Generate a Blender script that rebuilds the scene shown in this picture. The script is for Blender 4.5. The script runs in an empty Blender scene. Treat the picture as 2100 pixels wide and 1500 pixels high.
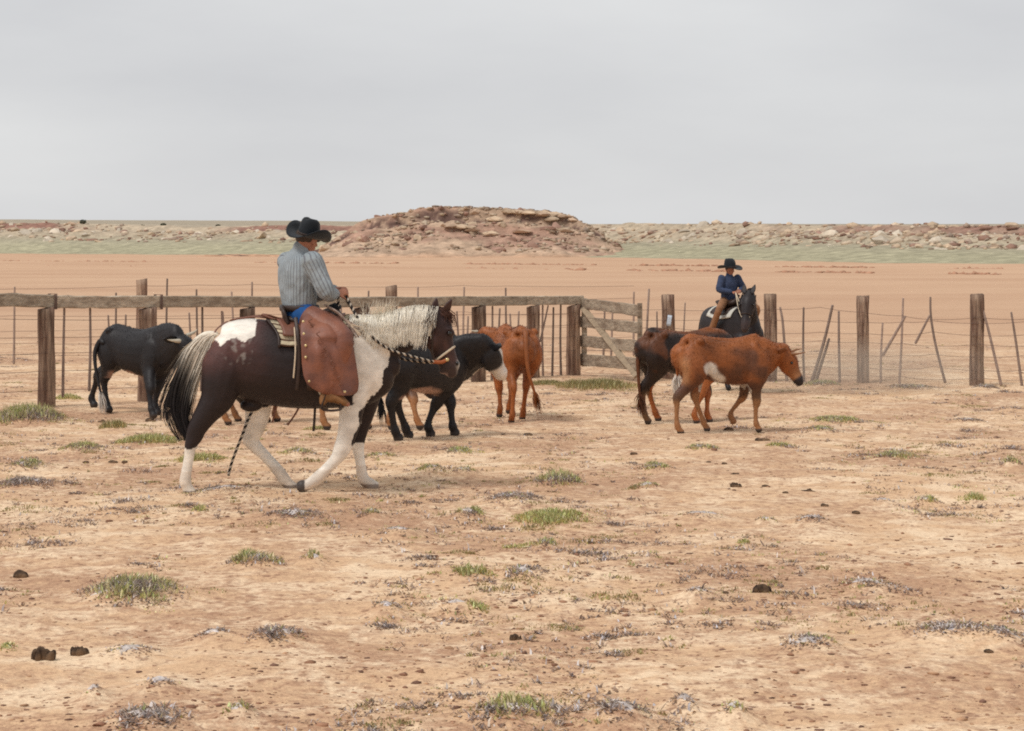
import bpy, bmesh, math, random
import numpy as np
from mathutils import Vector, Matrix, noise as mnoise

random.seed(7)
rng = np.random.default_rng(7)
scene = bpy.context.scene
COL = scene.collection
R = math.radians

# ---------------------------------------------------------------- camera
F, CH = 4083.0, 2.14            # focal length in photo pixels, eye height in metres
cam_d = bpy.data.cameras.new('camera')
cam_d.sensor_width = 36.0
cam_d.lens = F / 2100.0 * 36.0
cam_d.shift_y = -(750.0 - 490.0) / 2100.0
cam_d.clip_start = 0.5
cam_d.clip_end = 20000.0
cam = bpy.data.objects.new('camera', cam_d)
COL.objects.link(cam)
cam.location = (0, 0, CH)
cam.rotation_euler = (R(90), 0, 0)
scene.camera = cam

# ---------------------------------------------------------------- overcast sky
world = bpy.data.worlds.new('World')
scene.world = world
world.use_nodes = True
wn, wl = world.node_tree.nodes, world.node_tree.links
for n in list(wn): wn.remove(n)
SUN_EL, SUN_AZ = R(56), R(-52)      # azimuth measured from -Y (behind the camera) towards -X
wout = wn.new('ShaderNodeOutputWorld')
bg = wn.new('ShaderNodeBackground'); bg.inputs['Strength'].default_value = 1.0
sky = wn.new('ShaderNodeTexSky'); sky.sky_type = 'NISHITA'; sky.sun_disc = False
sky.sun_elevation = SUN_EL; sky.sun_rotation = R(232)
skm = wn.new('ShaderNodeMixRGB'); skm.blend_type = 'MULTIPLY'; skm.inputs['Fac'].default_value = 1.0
skm.inputs['Color2'].default_value = (0.065, 0.065, 0.065, 1)
wl.new(sky.outputs[0], skm.inputs['Color1'])
tc = wn.new('ShaderNodeTexCoord')
mp = wn.new('ShaderNodeMapping'); mp.inputs['Scale'].default_value = (1.0, 1.0, 3.6)
wl.new(tc.outputs['Generated'], mp.inputs['Vector'])
n1 = wn.new('ShaderNodeTexNoise'); n1.inputs['Scale'].default_value = 3.1; n1.inputs['Detail'].default_value = 6; n1.inputs['Roughness'].default_value = 0.5
wl.new(mp.outputs[0], n1.inputs['Vector'])
cr = wn.new('ShaderNodeValToRGB')
cr.color_ramp.elements[0].position = 0.30; cr.color_ramp.elements[0].color = (0.462, 0.464, 0.476, 1)
cr.color_ramp.elements[1].position = 0.72; cr.color_ramp.elements[1].color = (0.565, 0.567, 0.568, 1)
wl.new(n1.outputs['Fac'], cr.inputs['Fac'])
mx = wn.new('ShaderNodeMixRGB'); mx.inputs['Fac'].default_value = 0.94
wl.new(skm.outputs[0], mx.inputs['Color1']); wl.new(cr.outputs[0], mx.inputs['Color2'])
wl.new(mx.outputs[0], bg.inputs['Color']); wl.new(bg.outputs[0], wout.inputs['Surface'])

sun_d = bpy.data.lights.new('sun', 'SUN')
sun_d.energy = 1.5; sun_d.angle = R(16); sun_d.color = (1.0, 0.965, 0.92)
sun = bpy.data.objects.new('sun', sun_d); COL.objects.link(sun)
sdir = Vector((math.sin(SUN_AZ) * math.cos(SUN_EL), -math.cos(SUN_AZ) * math.cos(SUN_EL), math.sin(SUN_EL)))
sun.rotation_euler = (-sdir).to_track_quat('-Z', 'Y').to_euler()
sun.location = (0, 0, 30)

scene.view_settings.view_transform = 'Standard'
scene.view_settings.look = 'None'
scene.view_settings.exposure = 0.45
scene.view_settings.gamma = 1.0
scene.view_settings.use_curve_mapping = False
scene.cycles.max_bounces = 5
scene.cycles.use_denoising = False
scene.cycles.filter_width = 1.9

# ---------------------------------------------------------------- small maths
def W(px, py, Y):
    return Vector(((px - 1050.0) / F * Y, Y, CH - (py - 490.0) / F * Y))

def base_z(Y):
    Y = np.asarray(Y, dtype=float)
    a = np.clip(Y - 18.0, 0, 42.0)
    return -0.012 * a

def gY(py):
    lo, hi = 3.0, 900.0
    for _ in range(60):
        m = 0.5 * (lo + hi)
        if 490 + F * (CH - float(base_z(m))) / m > py: lo = m
        else: hi = m
    return 0.5 * (lo + hi)

def gpt(px, py):
    Y = gY(py)
    return Vector(((px - 1050.0) / F * Y, Y, float(base_z(Y))))

def _hash(ix, iy, seed):
    h = (ix.astype(np.int64) * 374761393 + iy.astype(np.int64) * 668265263 + seed * 1442695041) & 0xFFFFFFFF
    h = ((h ^ (h >> 13)) * 1274126177) & 0xFFFFFFFF
    return ((h ^ (h >> 16)) & 0xFFFFFF) / float(0xFFFFFF)

def vnoise(x, y, seed=0):
    ix, iy = np.floor(x), np.floor(y)
    fx, fy = x - ix, y - iy
    fx = fx * fx * (3 - 2 * fx); fy = fy * fy * (3 - 2 * fy)
    ix = ix.astype(np.int64); iy = iy.astype(np.int64)
    a = _hash(ix, iy, seed); b = _hash(ix + 1, iy, seed); c = _hash(ix, iy + 1, seed); d = _hash(ix + 1, iy + 1, seed)
    return (a * (1 - fx) + b * fx) * (1 - fy) + (c * (1 - fx) + d * fx) * fy

def fbm(x, y, octs=4, seed=0, gain=0.5):
    s = 0; a = 1; t = 0
    for o in range(octs):
        s = s + a * vnoise(x * 2 ** o + 17.3 * o, y * 2 ** o + 9.1 * o, seed + o); t += a; a *= gain
    return s / t

def sstep(a, b, x):
    t = np.clip((x - a) / (b - a), 0, 1)
    return t * t * (3 - 2 * t)

# ---------------------------------------------------------------- objects
def link(o, parent=None):
    COL.objects.link(o)
    if parent is not None: o.parent = parent
    return o

def tag(o, label=None, cat=None, group=None, kind=None):
    if label: o['label'] = label
    if cat: o['category'] = cat
    if group: o['group'] = group
    if kind: o['kind'] = kind
    return o

def empty(name, loc=(0, 0, 0), rz=0.0):
    o = bpy.data.objects.new(name, None)
    o.location = loc; o.rotation_euler = (0, 0, rz); o.empty_display_size = 0.2
    return link(o)

def mesh_np(name, verts, faces, mat=None, col=None, smooth=True):
    me = bpy.data.meshes.new(name)
    verts = np.asarray(verts, dtype=np.float32)
    if isinstance(faces, np.ndarray):
        nf, k = faces.shape
        me.vertices.add(len(verts)); me.vertices.foreach_set('co', verts.ravel())
        me.loops.add(nf * k); me.loops.foreach_set('vertex_index', faces.astype(np.int32).ravel())
        me.polygons.add(nf); me.polygons.foreach_set('loop_start', np.arange(0, nf * k, k, dtype=np.int32))
        me.update(calc_edges=True)
    else:
        me.from_pydata([tuple(v) for v in verts], [], faces)
        me.update()
    if col is not None: set_col(me, col)
    if mat: me.materials.append(mat)
    if smooth: me.polygons.foreach_set('use_smooth', np.ones(len(me.polygons), dtype=bool))
    return me

def set_col(me, col, name='col'):
    at = me.attributes.get(name) or me.attributes.new(name, 'FLOAT_COLOR', 'POINT')
    c = np.ones((len(me.vertices), 4), dtype=np.float32); c[:, :3] = col
    at.data.foreach_set('color', c.ravel())

def coords(me):
    a = np.empty(len(me.vertices) * 3, dtype=np.float32); me.vertices.foreach_get('co', a)
    return a.reshape(-1, 3)

def ob(name, me, parent=None):
    return link(bpy.data.objects.new(name, me), parent)

def grid_faces(r, c):
    i = np.arange(r * c).reshape(r, c)
    return np.stack([i[:-1, :-1], i[:-1, 1:], i[1:, 1:], i[1:, :-1]], -1).reshape(-1, 4)

# ---------------------------------------------------------------- materials
def nt(name):
    m = bpy.data.materials.new(name); m.use_nodes = True
    t = m.node_tree
    b = t.nodes['Principled BSDF']
    return m, t.nodes, t.links, b

def noise_node(N, L, scale, detail=4, rough=0.55, mapping=None, coord='Object'):
    tc = N.new('ShaderNodeTexCoord'); n = N.new('ShaderNodeTexNoise')
    n.inputs['Scale'].default_value = scale; n.inputs['Detail'].default_value = detail; n.inputs['Roughness'].default_value = rough
    if mapping:
        mp = N.new('ShaderNodeMapping'); mp.inputs['Scale'].default_value = mapping
        L.new(tc.outputs[coord], mp.inputs['Vector']); L.new(mp.outputs[0], n.inputs['Vector'])
    else: L.new(tc.outputs[coord], n.inputs['Vector'])
    return n

def mat(name, color=None, rough=0.8, var=0.25, scale=9.0, mapping=None, bump=0.0, bscale=None, spec=0.3, attr=None, color2=None, sheen=0.0, metal=0.0, detail=5):
    """plain colour or vertex colour, varied by noise, with fine bump"""
    m, N, L, b = nt(name)
    n = noise_node(N, L, scale, detail, 0.6, mapping)
    mr = N.new('ShaderNodeMapRange'); mr.inputs['From Min'].default_value = 0.25; mr.inputs['From Max'].default_value = 0.75
    mr.inputs['To Min'].default_value = 1 - var; mr.inputs['To Max'].default_value = 1 + var
    L.new(n.outputs['Fac'], mr.inputs['Value'])
    mul = N.new('ShaderNodeVectorMath'); mul.operation = 'SCALE'
    if attr:
        a = N.new('ShaderNodeAttribute'); a.attribute_name = attr; L.new(a.outputs['Color'], mul.inputs[0])
    elif color2:
        mixn = N.new('ShaderNodeMixRGB'); mixn.inputs['Color1'].default_value = (*color, 1); mixn.inputs['Color2'].default_value = (*color2, 1)
        n2 = noise_node(N, L, scale * 0.37, 3, 0.6, mapping)
        r2 = N.new('ShaderNodeMapRange'); r2.inputs['From Min'].default_value = 0.4; r2.inputs['From Max'].default_value = 0.62
        L.new(n2.outputs['Fac'], r2.inputs['Value']); L.new(r2.outputs[0], mixn.inputs['Fac']); L.new(mixn.outputs[0], mul.inputs[0])
    else:
        mul.inputs[0].default_value = color
    L.new(mr.outputs[0], mul.inputs['Scale']); L.new(mul.outputs[0], b.inputs['Base Color'])
    b.inputs['Roughness'].default_value = rough
    b.inputs['Specular IOR Level'].default_value = spec
    b.inputs['Metallic'].default_value = metal
    if sheen: b.inputs['Sheen Weight'].default_value = sheen
    if bump:
        nb = noise_node(N, L, bscale or scale * 2.5, 4, 0.6, mapping)
        bp = N.new('ShaderNodeBump'); bp.inputs['Strength'].default_value = 1.0; bp.inputs['Distance'].default_value = bump
        L.new(nb.outputs['Fac'], bp.inputs['Height']); L.new(bp.outputs[0], b.inputs['Normal'])
    return m

def vary(m, lo=0.72, hi=1.3):
    """each object using the material gets its own overall tone"""
    N, L = m.node_tree.nodes, m.node_tree.links; b = N['Principled BSDF']; src = b.inputs['Base Color'].links[0].from_socket
    oi = N.new('ShaderNodeObjectInfo'); mr = N.new('ShaderNodeMapRange'); mr.inputs['To Min'].default_value = lo; mr.inputs['To Max'].default_value = hi; L.new(oi.outputs['Random'], mr.inputs['Value'])
    v = N.new('ShaderNodeVectorMath'); v.operation = 'SCALE'; L.new(src, v.inputs[0]); L.new(mr.outputs[0], v.inputs['Scale']); L.new(v.outputs[0], b.inputs['Base Color'])
    return m
MT = {}
MT['coat'] = mat('animal_coat', attr='col', rough=0.52, var=0.25, scale=14, mapping=(0.6, 1, 1), bump=0.0028, bscale=60, spec=0.33)
MT['hair'] = mat('long_hair', attr='col', rough=0.6, var=0.18, scale=20, spec=0.25)
MT['horn'] = mat('horn', (0.50, 0.44, 0.34), rough=0.5, var=0.2, scale=20)
MT['eye'] = mat('eye', (0.008, 0.006, 0.005), rough=0.12, var=0.0, spec=0.6)
MT['skin'] = mat('skin', (0.36, 0.15, 0.09), rough=0.6, var=0.12, scale=30)
MT['blade'] = mat('grass_blade', attr='col', rough=0.75, var=0.15, scale=12, spec=0.15)
MT['rock'] = mat('boulder', attr='col', rough=0.9, var=0.28, scale=1.6, bump=0.05, bscale=4, spec=0.15, detail=8)
MT['tie'] = mat('weathered_tie', (0.15, 0.09, 0.065), color2=(0.30, 0.21, 0.15), rough=0.9, var=0.55, scale=5, mapping=(7, 7, 0.7), bump=0.014, bscale=9, spec=0.15)
MT['rail'] = mat('weathered_rail', (0.50, 0.415, 0.315), color2=(0.34, 0.265, 0.195), rough=0.9, var=0.35, scale=3, mapping=(0.7, 6, 14), bump=0.012, bscale=8, spec=0.15)
MT['stay'] = mat('grey_stay', (0.27, 0.20, 0.165), rough=0.9, var=0.35, scale=6, mapping=(6, 6, 1), bump=0.006, spec=0.15)
MT['wire'] = mat('rusty_wire', (0.17, 0.105, 0.08), rough=0.7, var=0.2, scale=4, spec=0.3)
vary(MT['tie'], .75, 1.35); vary(MT['rail'], .8, 1.15); vary(MT['stay'], .7, 1.4); vary(MT['rock'], .8, 1.2)
MT['leather'] = mat('chap_leather', (0.245, 0.088, 0.048), color2=(0.165, 0.07, 0.052), rough=0.5, var=0.22, scale=9, bump=0.004, bscale=40, spec=0.38)
MT['dark_leather'] = mat('dark_leather', (0.035, 0.018, 0.012), rough=0.5, var=0.3, scale=12, bump=0.003, spec=0.4)
MT['red_leather'] = mat('saddle_leather', (0.17, 0.065, 0.038), rough=0.5, var=0.25, scale=12, bump=0.003, spec=0.4)
MT['tan_leather'] = mat('boot_leather', (0.22, 0.105, 0.04), rough=0.55, var=0.3, scale=14, bump=0.003)
MT['black_felt'] = mat('hat_felt', (0.006, 0.009, 0.013), rough=0.75, var=0.3, scale=25, sheen=0.12)
MT['denim'] = mat('denim', (0.012, 0.075, 0.24), rough=0.85, var=0.2, scale=40)
MT['brass'] = mat('concho', (0.72, 0.58, 0.30), rough=0.35, var=0.1, metal=0.6, spec=0.5)
MT['rope'] = mat('braided_rope', attr='col', rough=0.8, var=0.2, scale=60)
MT['dung'] = mat('dung', (0.04, 0.024, 0.017), color2=(0.17, 0.105, 0.06), rough=0.9, var=0.4, scale=18, bump=0.01, bscale=40, spec=0.2)
MT['clod'] = mat('clod', attr='col', rough=0.95, var=0.25, scale=14, bump=0.006, spec=0.1)
MT['glass'] = mat('dark_lens', (0.008, 0.008, 0.010), rough=0.1, var=0.0, spec=0.6)
MT['rawhide'] = mat('rawhide', (0.62, 0.50, 0.36), rough=0.5, var=0.15, scale=30)
MT['orange_leather'] = mat('orange_leather', (0.34, 0.095, 0.03), rough=0.5, var=0.2, scale=20)
MT['tin'] = mat('tin_plate', (0.55, 0.62, 0.70), rough=0.5, var=0.1, scale=12)

def stripe_mat(name, c1, c2, freq, axis, width=0.35, rough=0.85, soft=0.08, dist=0.0):
    m, N, L, b = nt(name)
    a = N.new('ShaderNodeAttribute'); a.attribute_name = 'uvw'
    sep = N.new('ShaderNodeSeparateXYZ'); L.new(a.outputs['Vector'], sep.inputs[0])
    mu = N.new('ShaderNodeMath'); mu.operation = 'MULTIPLY'; mu.inputs[1].default_value = freq
    L.new(sep.outputs[axis], mu.inputs[0])
    fr = N.new('ShaderNodeMath'); fr.operation = 'FRACT'; L.new(mu.outputs[0], fr.inputs[0])
    cr = N.new('ShaderNodeValToRGB'); e = cr.color_ramp.elements
    e[0].position = 0.0; e[0].color = (*c2, 1); e[1].position = 1.0; e[1].color = (*c1, 1)
    x = e.new(width); x.color = (*c2, 1); x = e.new(width + soft); x.color = (*c1, 1); x = e.new(1 - soft); x.color = (*c1, 1)
    L.new(fr.outputs[0], cr.inputs['Fac'])
    n = noise_node(N, L, 9, 5, 0.6)
    mr = N.new('ShaderNodeMapRange'); mr.inputs['To Min'].default_value = 0.6; mr.inputs['To Max'].default_value = 1.4
    L.new(n.outputs['Fac'], mr.inputs['Value'])
    mul = N.new('ShaderNodeVectorMath'); mul.operation = 'SCALE'
    L.new(cr.outputs[0], mul.inputs[0]); L.new(mr.outputs[0], mul.inputs['Scale']); L.new(mul.outputs[0], b.inputs['Base Color'])
    b.inputs['Roughness'].default_value = rough; b.inputs['Specular IOR Level'].default_value = 0.2
    nb = noise_node(N, L, 14, 3, 0.5, mapping=(1, 1, 0.45)); bp = N.new('ShaderNodeBump'); bp.inputs['Strength'].default_value = 1; bp.inputs['Distance'].default_value = 0.03
    L.new(nb.outputs['Fac'], bp.inputs['Height']); L.new(bp.outputs[0], b.inputs['Normal'])
    return m
MT['shirt'] = stripe_mat('striped_shirt', (0.30, 0.34, 0.36), (0.18, 0.19, 0.21), 1.0, 0, width=0.22, soft=0.12)
MT['blue_shirt'] = mat('blue_shirt', (0.042, 0.058, 0.11), rough=0.85, var=0.3, scale=14, bump=0.02, bscale=14)
MT['blanket'] = stripe_mat('striped_blanket', (0.52, 0.44, 0.30), (0.12, 0.07, 0.045), 1.0, 1, width=0.3, soft=0.06)
MT['pale_blanket'] = mat('pale_blanket', (0.55, 0.53, 0.47), rough=0.9, var=0.15, scale=14)
# ---------------------------------------------------------------- plants on the ground: (px, py of base, width px, height px, kind, label)
# kinds: g green bunchgrass, d dead grey brush, m mixed, y dry yellow grass
TUFTS = [
 (163, 930, 105, 26, 'm', 'low dark green grass clump left of the paint horse, above two dung balls'),
 (298, 908, 130, 36, 'g', 'bright green grass clump on the ground behind the paint horse tail'),
 (405, 948, 105, 34, 'g', 'green grass clump directly behind the paint horse near hind cannon'),
 (137, 822, 60, 26, 'g', 'small green grass tuft right of the leftmost tie post'),
 (45, 868, 160, 62, 'm', 'wide pale grass patch at the foot of the leftmost tie post'),
 (50, 960, 90, 26, 'm', 'grey green grass clump at the left edge, level with the horse hocks'),
 (45, 1005, 130, 36, 'd', 'grey brush patch at the left edge, level with the horse hooves'),
 (410, 1058, 36, 30, 'g', 'lone small green sprig just below the paint horse hind hoof'),
 (600, 1074, 150, 24, 'd', 'long grey dead brush strip below the lifted fore hoof'),
 (455, 1022, 170, 16, 'd', 'thin grey brush line between the hind hoof and lifted fore hoof'),
 (762, 1066, 60, 24, 'm', 'green and brown tuft below the planted fore hoof of the paint horse'),
 (520, 1165, 135, 48, 'm', 'sprawling grey green bush well below the paint horse'),
 (640, 1158, 60, 32, 'm', 'small green tuft right of the sprawling bush below the paint horse'),
 (262, 1232, 235, 62, 'm', 'wide grey hummock bush with green tips at both ends, lower left'),
 (565, 1318, 130, 56, 'd', 'dense grey dead bush on a sand hummock, lower left of centre'),
 (435, 1310, 100, 34, 'd', 'low grey brush left of the dense dead bush on a hummock'),
 (300, 1500, 190, 62, 'd', 'large grey dead brush at the bottom edge, left corner'),
 (485, 1482, 80, 42, 'm', 'brown and green tuft at the bottom, right of the large grey brush'),
 (325, 1424, 110, 28, 'd', 'thin grey stick brush above the large bottom left brush'),
 (188, 1444, 55, 26, 'd', 'small grey brush left of the thin stick brush near bottom left'),
 (14, 1336, 34, 32, 'g', 'green tuft cut by the left edge beside the dark dung heap'),
 (255, 1350, 150, 26, 'd', 'grey brush strewn right of the dark dung heap'),
 (1147, 998, 110, 46, 'm', 'dark leafy bush right of centre, below the rear-facing orange calf'),
 (1045, 1036, 125, 28, 'd', 'grey brush arc on a hummock below the dark leafy bush'),
 (962, 1058, 82, 28, 'm', 'grey green brush at the left end of the centre brush patch'),
 (1130, 1068, 165, 38, 'g', 'long bright green grass clump in the middle of the ground'),
 (1068, 1128, 80, 24, 'g', 'low green grass under the long bright green clump'),
 (1122, 1130, 64, 38, 'm', 'upright green and grey tuft at the right end under the long clump'),
 (968, 1190, 84, 50, 'g', 'tall yellow green grass tuft on bare ground at centre'),
 (1072, 1192, 105, 32, 'd', 'grey brush right of the tall yellow green centre tuft'),
 (792, 1256, 84, 24, 'd', 'flat grey brush on the sand left of the small green sprig'),
 (980, 1252, 54, 38, 'g', 'small green sprig among grey twigs below centre'),
 (935, 1248, 80, 16, 'd', 'grey twigs left of the small green sprig below centre'),
 (1058, 1476, 205, 64, 'm', 'big grey green bush at the bottom edge, centre'),
 (1272, 1480, 135, 52, 'd', 'dark grey woody bush at the bottom edge, right of the big one'),
 (1510, 1466, 76, 42, 'm', 'small grey green bush at the bottom, right half'),
 (1405, 1452, 64, 42, 'd', 'little grey twiggy bush between two bottom bushes, right half'),
 (1432, 1230, 64, 26, 'd', 'pale grey twig clump left of the right dung pat'),
 (1786, 1216, 115, 28, 'd', 'grey dead brush mound right of the big right dung pat'),
 (1660, 1334, 150, 38, 'd', 'long grey brush with a fresh green end, lower right'),
 (1702, 1328, 32, 24, 'g', 'fresh green sprig at the right end of the long grey brush'),
 (1950, 1316, 185, 40, 'd', 'wide pale grey brush at lower right'),
 (2062, 1328, 115, 38, 'd', 'grey brush at the right edge beside the wide pale one'),
 (1525, 1116, 30, 24, 'g', 'lone bright green sprig on bare sand, right of centre'),
 (2002, 1026, 58, 32, 'g', 'green grass tuft near the right edge, mid ground'),
 (1905, 1034, 64, 26, 'm', 'low brown brush left of the green right-edge tuft'),
 (1815, 1034, 64, 14, 'd', 'flat grey brush second left of the green right-edge tuft'),
 (1842, 944, 115, 28, 'm', 'pair of low green brown clumps at right, below the fence'),
 (2076, 964, 62, 30, 'm', 'dark green clump cut by the right edge'),
 (1722, 872, 130, 20, 'm', 'long low grass strip right of the front orange steer'),
 (1690, 890, 90, 14, 'm', 'thin low grass strip just under the long one right of the steer'),
 (1600, 918, 62, 18, 'g', 'small green tuft below the front orange steer muzzle'),
 (1442, 930, 82, 22, 'm', 'low grass clump below the hind feet of the front orange steer'),
 (1346, 970, 82, 24, 'm', 'low hummock tuft left below the pair of steers'),
 (942, 936, 84, 24, 'm', 'grass clump below the white-faced black cow front feet'),
 (882, 978, 70, 20, 'm', 'low grey green tuft left of its twin below the white-faced cow'),
 (952, 980, 62, 20, 'm', 'low grey green tuft right of its twin below the white-faced cow'),
 (780, 948, 84, 20, 'm', 'grass clump right of the paint horse planted foreleg'),
 (1225, 796, 170, 40, 'y', 'tall dry yellow grass along the foot of the plank gate'),
 (1120, 792, 80, 24, 'y', 'dry grass left of the last rail fence post'),
 (1668, 1074, 92, 22, 'd', 'grey brown brush in the right middle ground'),
 (1572, 1074, 54, 20, 'm', 'small brown green tuft left of the grey brown brush'),
 (1440, 1066, 135, 10, 'd', 'thin straight grey brush line in the right middle ground'),
 (812, 1104, 120, 16, 'd', 'thin grey brush line left of the centre patch'),
 (612, 938, 84, 24, 'm', 'grey green grass seen between the paint horse legs'),
 (648, 884, 60, 20, 'g', 'green tuft under the paint horse belly strap'),
 (1690, 794, 80, 18, 'm', 'grass tuft at the foot of the slanted stays'),
 (1880, 800, 130, 18, 'd', 'dry weeds at the foot of the forked stays'),
 (2025, 800, 60, 20, 'd', 'dry weeds at the foot of the rightmost big post'),
 (230, 880, 60, 40, 'y', 'pale dry grass at the hind feet of the left black cow'),
 (1330, 1005, 70, 12, 'm', 'faint low tuft below the hummock tuft, right of centre'),
 (1990, 870, 90, 14, 'd', 'faint grey weeds below the rightmost big post'),
]
HUM = []
for (px, py, w, h, k, lb) in TUFTS:
    p = gpt(px, py); s = F / p.y
    HUM.append((p.x, p.y + 0.22 * w / s, 0.5 * w / s, 0.045 + 0.14 * h / s if k in 'dm' else 0.02))
HUM_A = np.array(HUM)

def gz(X, Y, fine=True):
    X = np.asarray(X, float); Y = np.asarray(Y, float)
    z = base_z(Y)
    fade = 1 - sstep(60, 200, Y) * 0.75
    z = z + 0.07 * (fbm(X * 0.55, Y * 0.55, 3, 11) - 0.5) * fade
    if fine:
        z = z + 0.055 * (fbm(X * 2.6, Y * 2.6, 4, 23, 0.6) - 0.5) * fade
    for (hx, hy, hr, ha) in HUM:
        r2 = ((X - hx) / (hr * 1.15)) ** 2 + ((Y - hy) / (hr * 0.95 + 0.1)) ** 2
        z = z + ha * np.exp(-r2 * 1.3)
    return z

def gz1(x, y):
    return float(gz(np.array([x]), np.array([y]))[0])

# ---------------------------------------------------------------- ground sheet
def ground_material():
    m, N, L, b = nt('dry_range_soil')
    tc = N.new('ShaderNodeTexCoord'); P = tc.outputs['Object']
    def nz(scale, detail, rough, mapping=None, dist=0.0):
        n = N.new('ShaderNodeTexNoise'); n.inputs['Scale'].default_value = scale; n.inputs['Detail'].default_value = detail
        n.inputs['Roughness'].default_value = rough; n.inputs['Distortion'].default_value = dist
        if mapping:
            q = N.new('ShaderNodeMapping'); q.inputs['Scale'].default_value = mapping; L.new(P, q.inputs['Vector']); L.new(q.outputs[0], n.inputs['Vector'])
        else: L.new(P, n.inputs['Vector'])
        return n.outputs['Fac']
    def rng_(v, a, c, to0=0.0, to1=1.0):
        r = N.new('ShaderNodeMapRange'); r.inputs['From Min'].default_value = a; r.inputs['From Max'].default_value = c
        r.inputs['To Min'].default_value = to0; r.inputs['To Max'].default_value = to1; L.new(v, r.inputs['Value']); return r.outputs[0]
    def mixc(fac, c1, c2):
        x = N.new('ShaderNodeMixRGB')
        L.new(fac, x.inputs['Fac'])
        for k, c in (('Color1', c1), ('Color2', c2)):
            if isinstance(c, tuple): x.inputs[k].default_value = (*c, 1)
            else: L.new(c, x.inputs[k])
        return x.outputs[0]
    def mth(op, a, c):
        x = N.new('ShaderNodeMath'); x.operation = op
        for i, v in enumerate((a, c)):
            if isinstance(v, (int, float)): x.inputs[i].default_value = v
            else: L.new(v, x.inputs[i])
        return x.outputs[0]
    crust = (0.84, 0.625, 0.42)
    sand = (0.69, 0.455, 0.275)
    red = (0.50, 0.30, 0.185)
    dark = (0.23, 0.125, 0.08)  # stands for clod shadows, put into the soil colour
    big = nz(0.45, 5, 0.6)
    midn = nz(2.3, 6, 0.65, (0.75, 1.0, 1.0), 0.4)
    fine = nz(11, 6, 0.7)
    gran = nz(45, 3, 0.6)
    c = mixc(rng_(midn, 0.42, 0.56), crust, sand)
    redf = mth('ADD', mth('MULTIPLY', big, 0.55), mth('MULTIPLY', fine, 0.6))
    c = mixc(rng_(redf, 0.53, 0.65), c, red)
    c = mixc(rng_(fine, 0.60, 0.70, 0, 0.7), c, dark)
    fleck = nz(21, 3, 0.55, (0.8, 1.0, 1.0), 0.6)
    c = mixc(mth('MULTIPLY', rng_(fleck, 0.575, 0.64, 0, 0.75), rng_(nz(1.1, 4, 0.6), 0.36, 0.60, 0.15, 1.0)), c, (0.30, 0.155, 0.10))
    crumb = nz(52, 2, 0.5)
    c = mixc(mth('MULTIPLY', rng_(crumb, 0.60, 0.68, 0, 0.6), rng_(big, 0.40, 0.62, 0.1, 1.0)), c, (0.26, 0.14, 0.095))
    sep = N.new('ShaderNodeSeparateXYZ'); L.new(P, sep.inputs[0])
    # the field beyond the fences: ploughed smooth, pinker
    farn = nz(0.09, 6, 0.6, (0.35, 1.0, 1.0))
    fieldc = mixc(rng_(farn, 0.35, 0.7), (0.60, 0.395, 0.255), (0.505, 0.31, 0.195))
    farf = rng_(sep.outputs['Y'], 34, 62)
    c = mixc(farf, c, fieldc)
    # grain
    g = rng_(gran, 0.3, 0.7, 0.86, 1.14)
    sc = N.new('ShaderNodeVectorMath'); sc.operation = 'SCALE'; L.new(c, sc.inputs[0]); L.new(g, sc.inputs['Scale'])
    L.new(sc.outputs[0], b.inputs['Base Color'])
    b.inputs['Roughness'].default_value = 0.95; b.inputs['Specular IOR Level'].default_value = 0.12
    hsum = mth('ADD', mth('MULTIPLY', fine, 0.05), mth('MULTIPLY', gran, 0.012))
    hs2 = mth('ADD', hsum, mth('MULTIPLY', nz(5, 5, 0.6), 0.05))
    bp = N.new('ShaderNodeBump'); bp.inputs['Distance'].default_value = 1.0; bp.inputs['Strength'].default_value = 0.6
    L.new(hs2, bp.inputs['Height']); L.new(bp.outputs[0], b.inputs['Normal'])
    return m
MT['soil'] = ground_material()

rows = [-80., -30., -8., 0., 3., 5.]
y = 6.0
while y < 64: rows.append(y); y *= 1.0042
while y < 430: rows.append(y); y *= 1.02
while y < 9000: rows.append(y); y *= 1.25
ty = np.array(rows)
tcol = np.concatenate([-np.geomspace(6, 0.42, 14)[:-1], np.linspace(-0.42, 0.42, 400), np.geomspace(0.42, 6, 14)[1:]])
YY, TT = np.meshgrid(ty, tcol, indexing='ij')
XX = TT * np.maximum(YY, 8.0)
ZZ = gz(XX, YY)
# low berms of pushed-up dirt that cross the field
ZZ = ZZ + 0.22 * np.exp(-((YY - 172 + XX * 0.28) / 3.0) ** 2) * (0.4 + fbm(XX * 0.25, YY * 0.05, 3, 5)) * (YY < 400)
ZZ = ZZ + 0.18 * np.exp(-((YY - 215 + XX * 0.33) / 4.0) ** 2) * (0.2 + fbm(XX * 0.15, YY * 0.05, 3, 6)) * (YY < 400)
gme = mesh_np('ground', np.stack([XX, YY, ZZ], -1).reshape(-1, 3), grid_faces(len(ty), len(tcol)), MT['soil'])
tag(ob('ground', gme), kind='structure')

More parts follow.
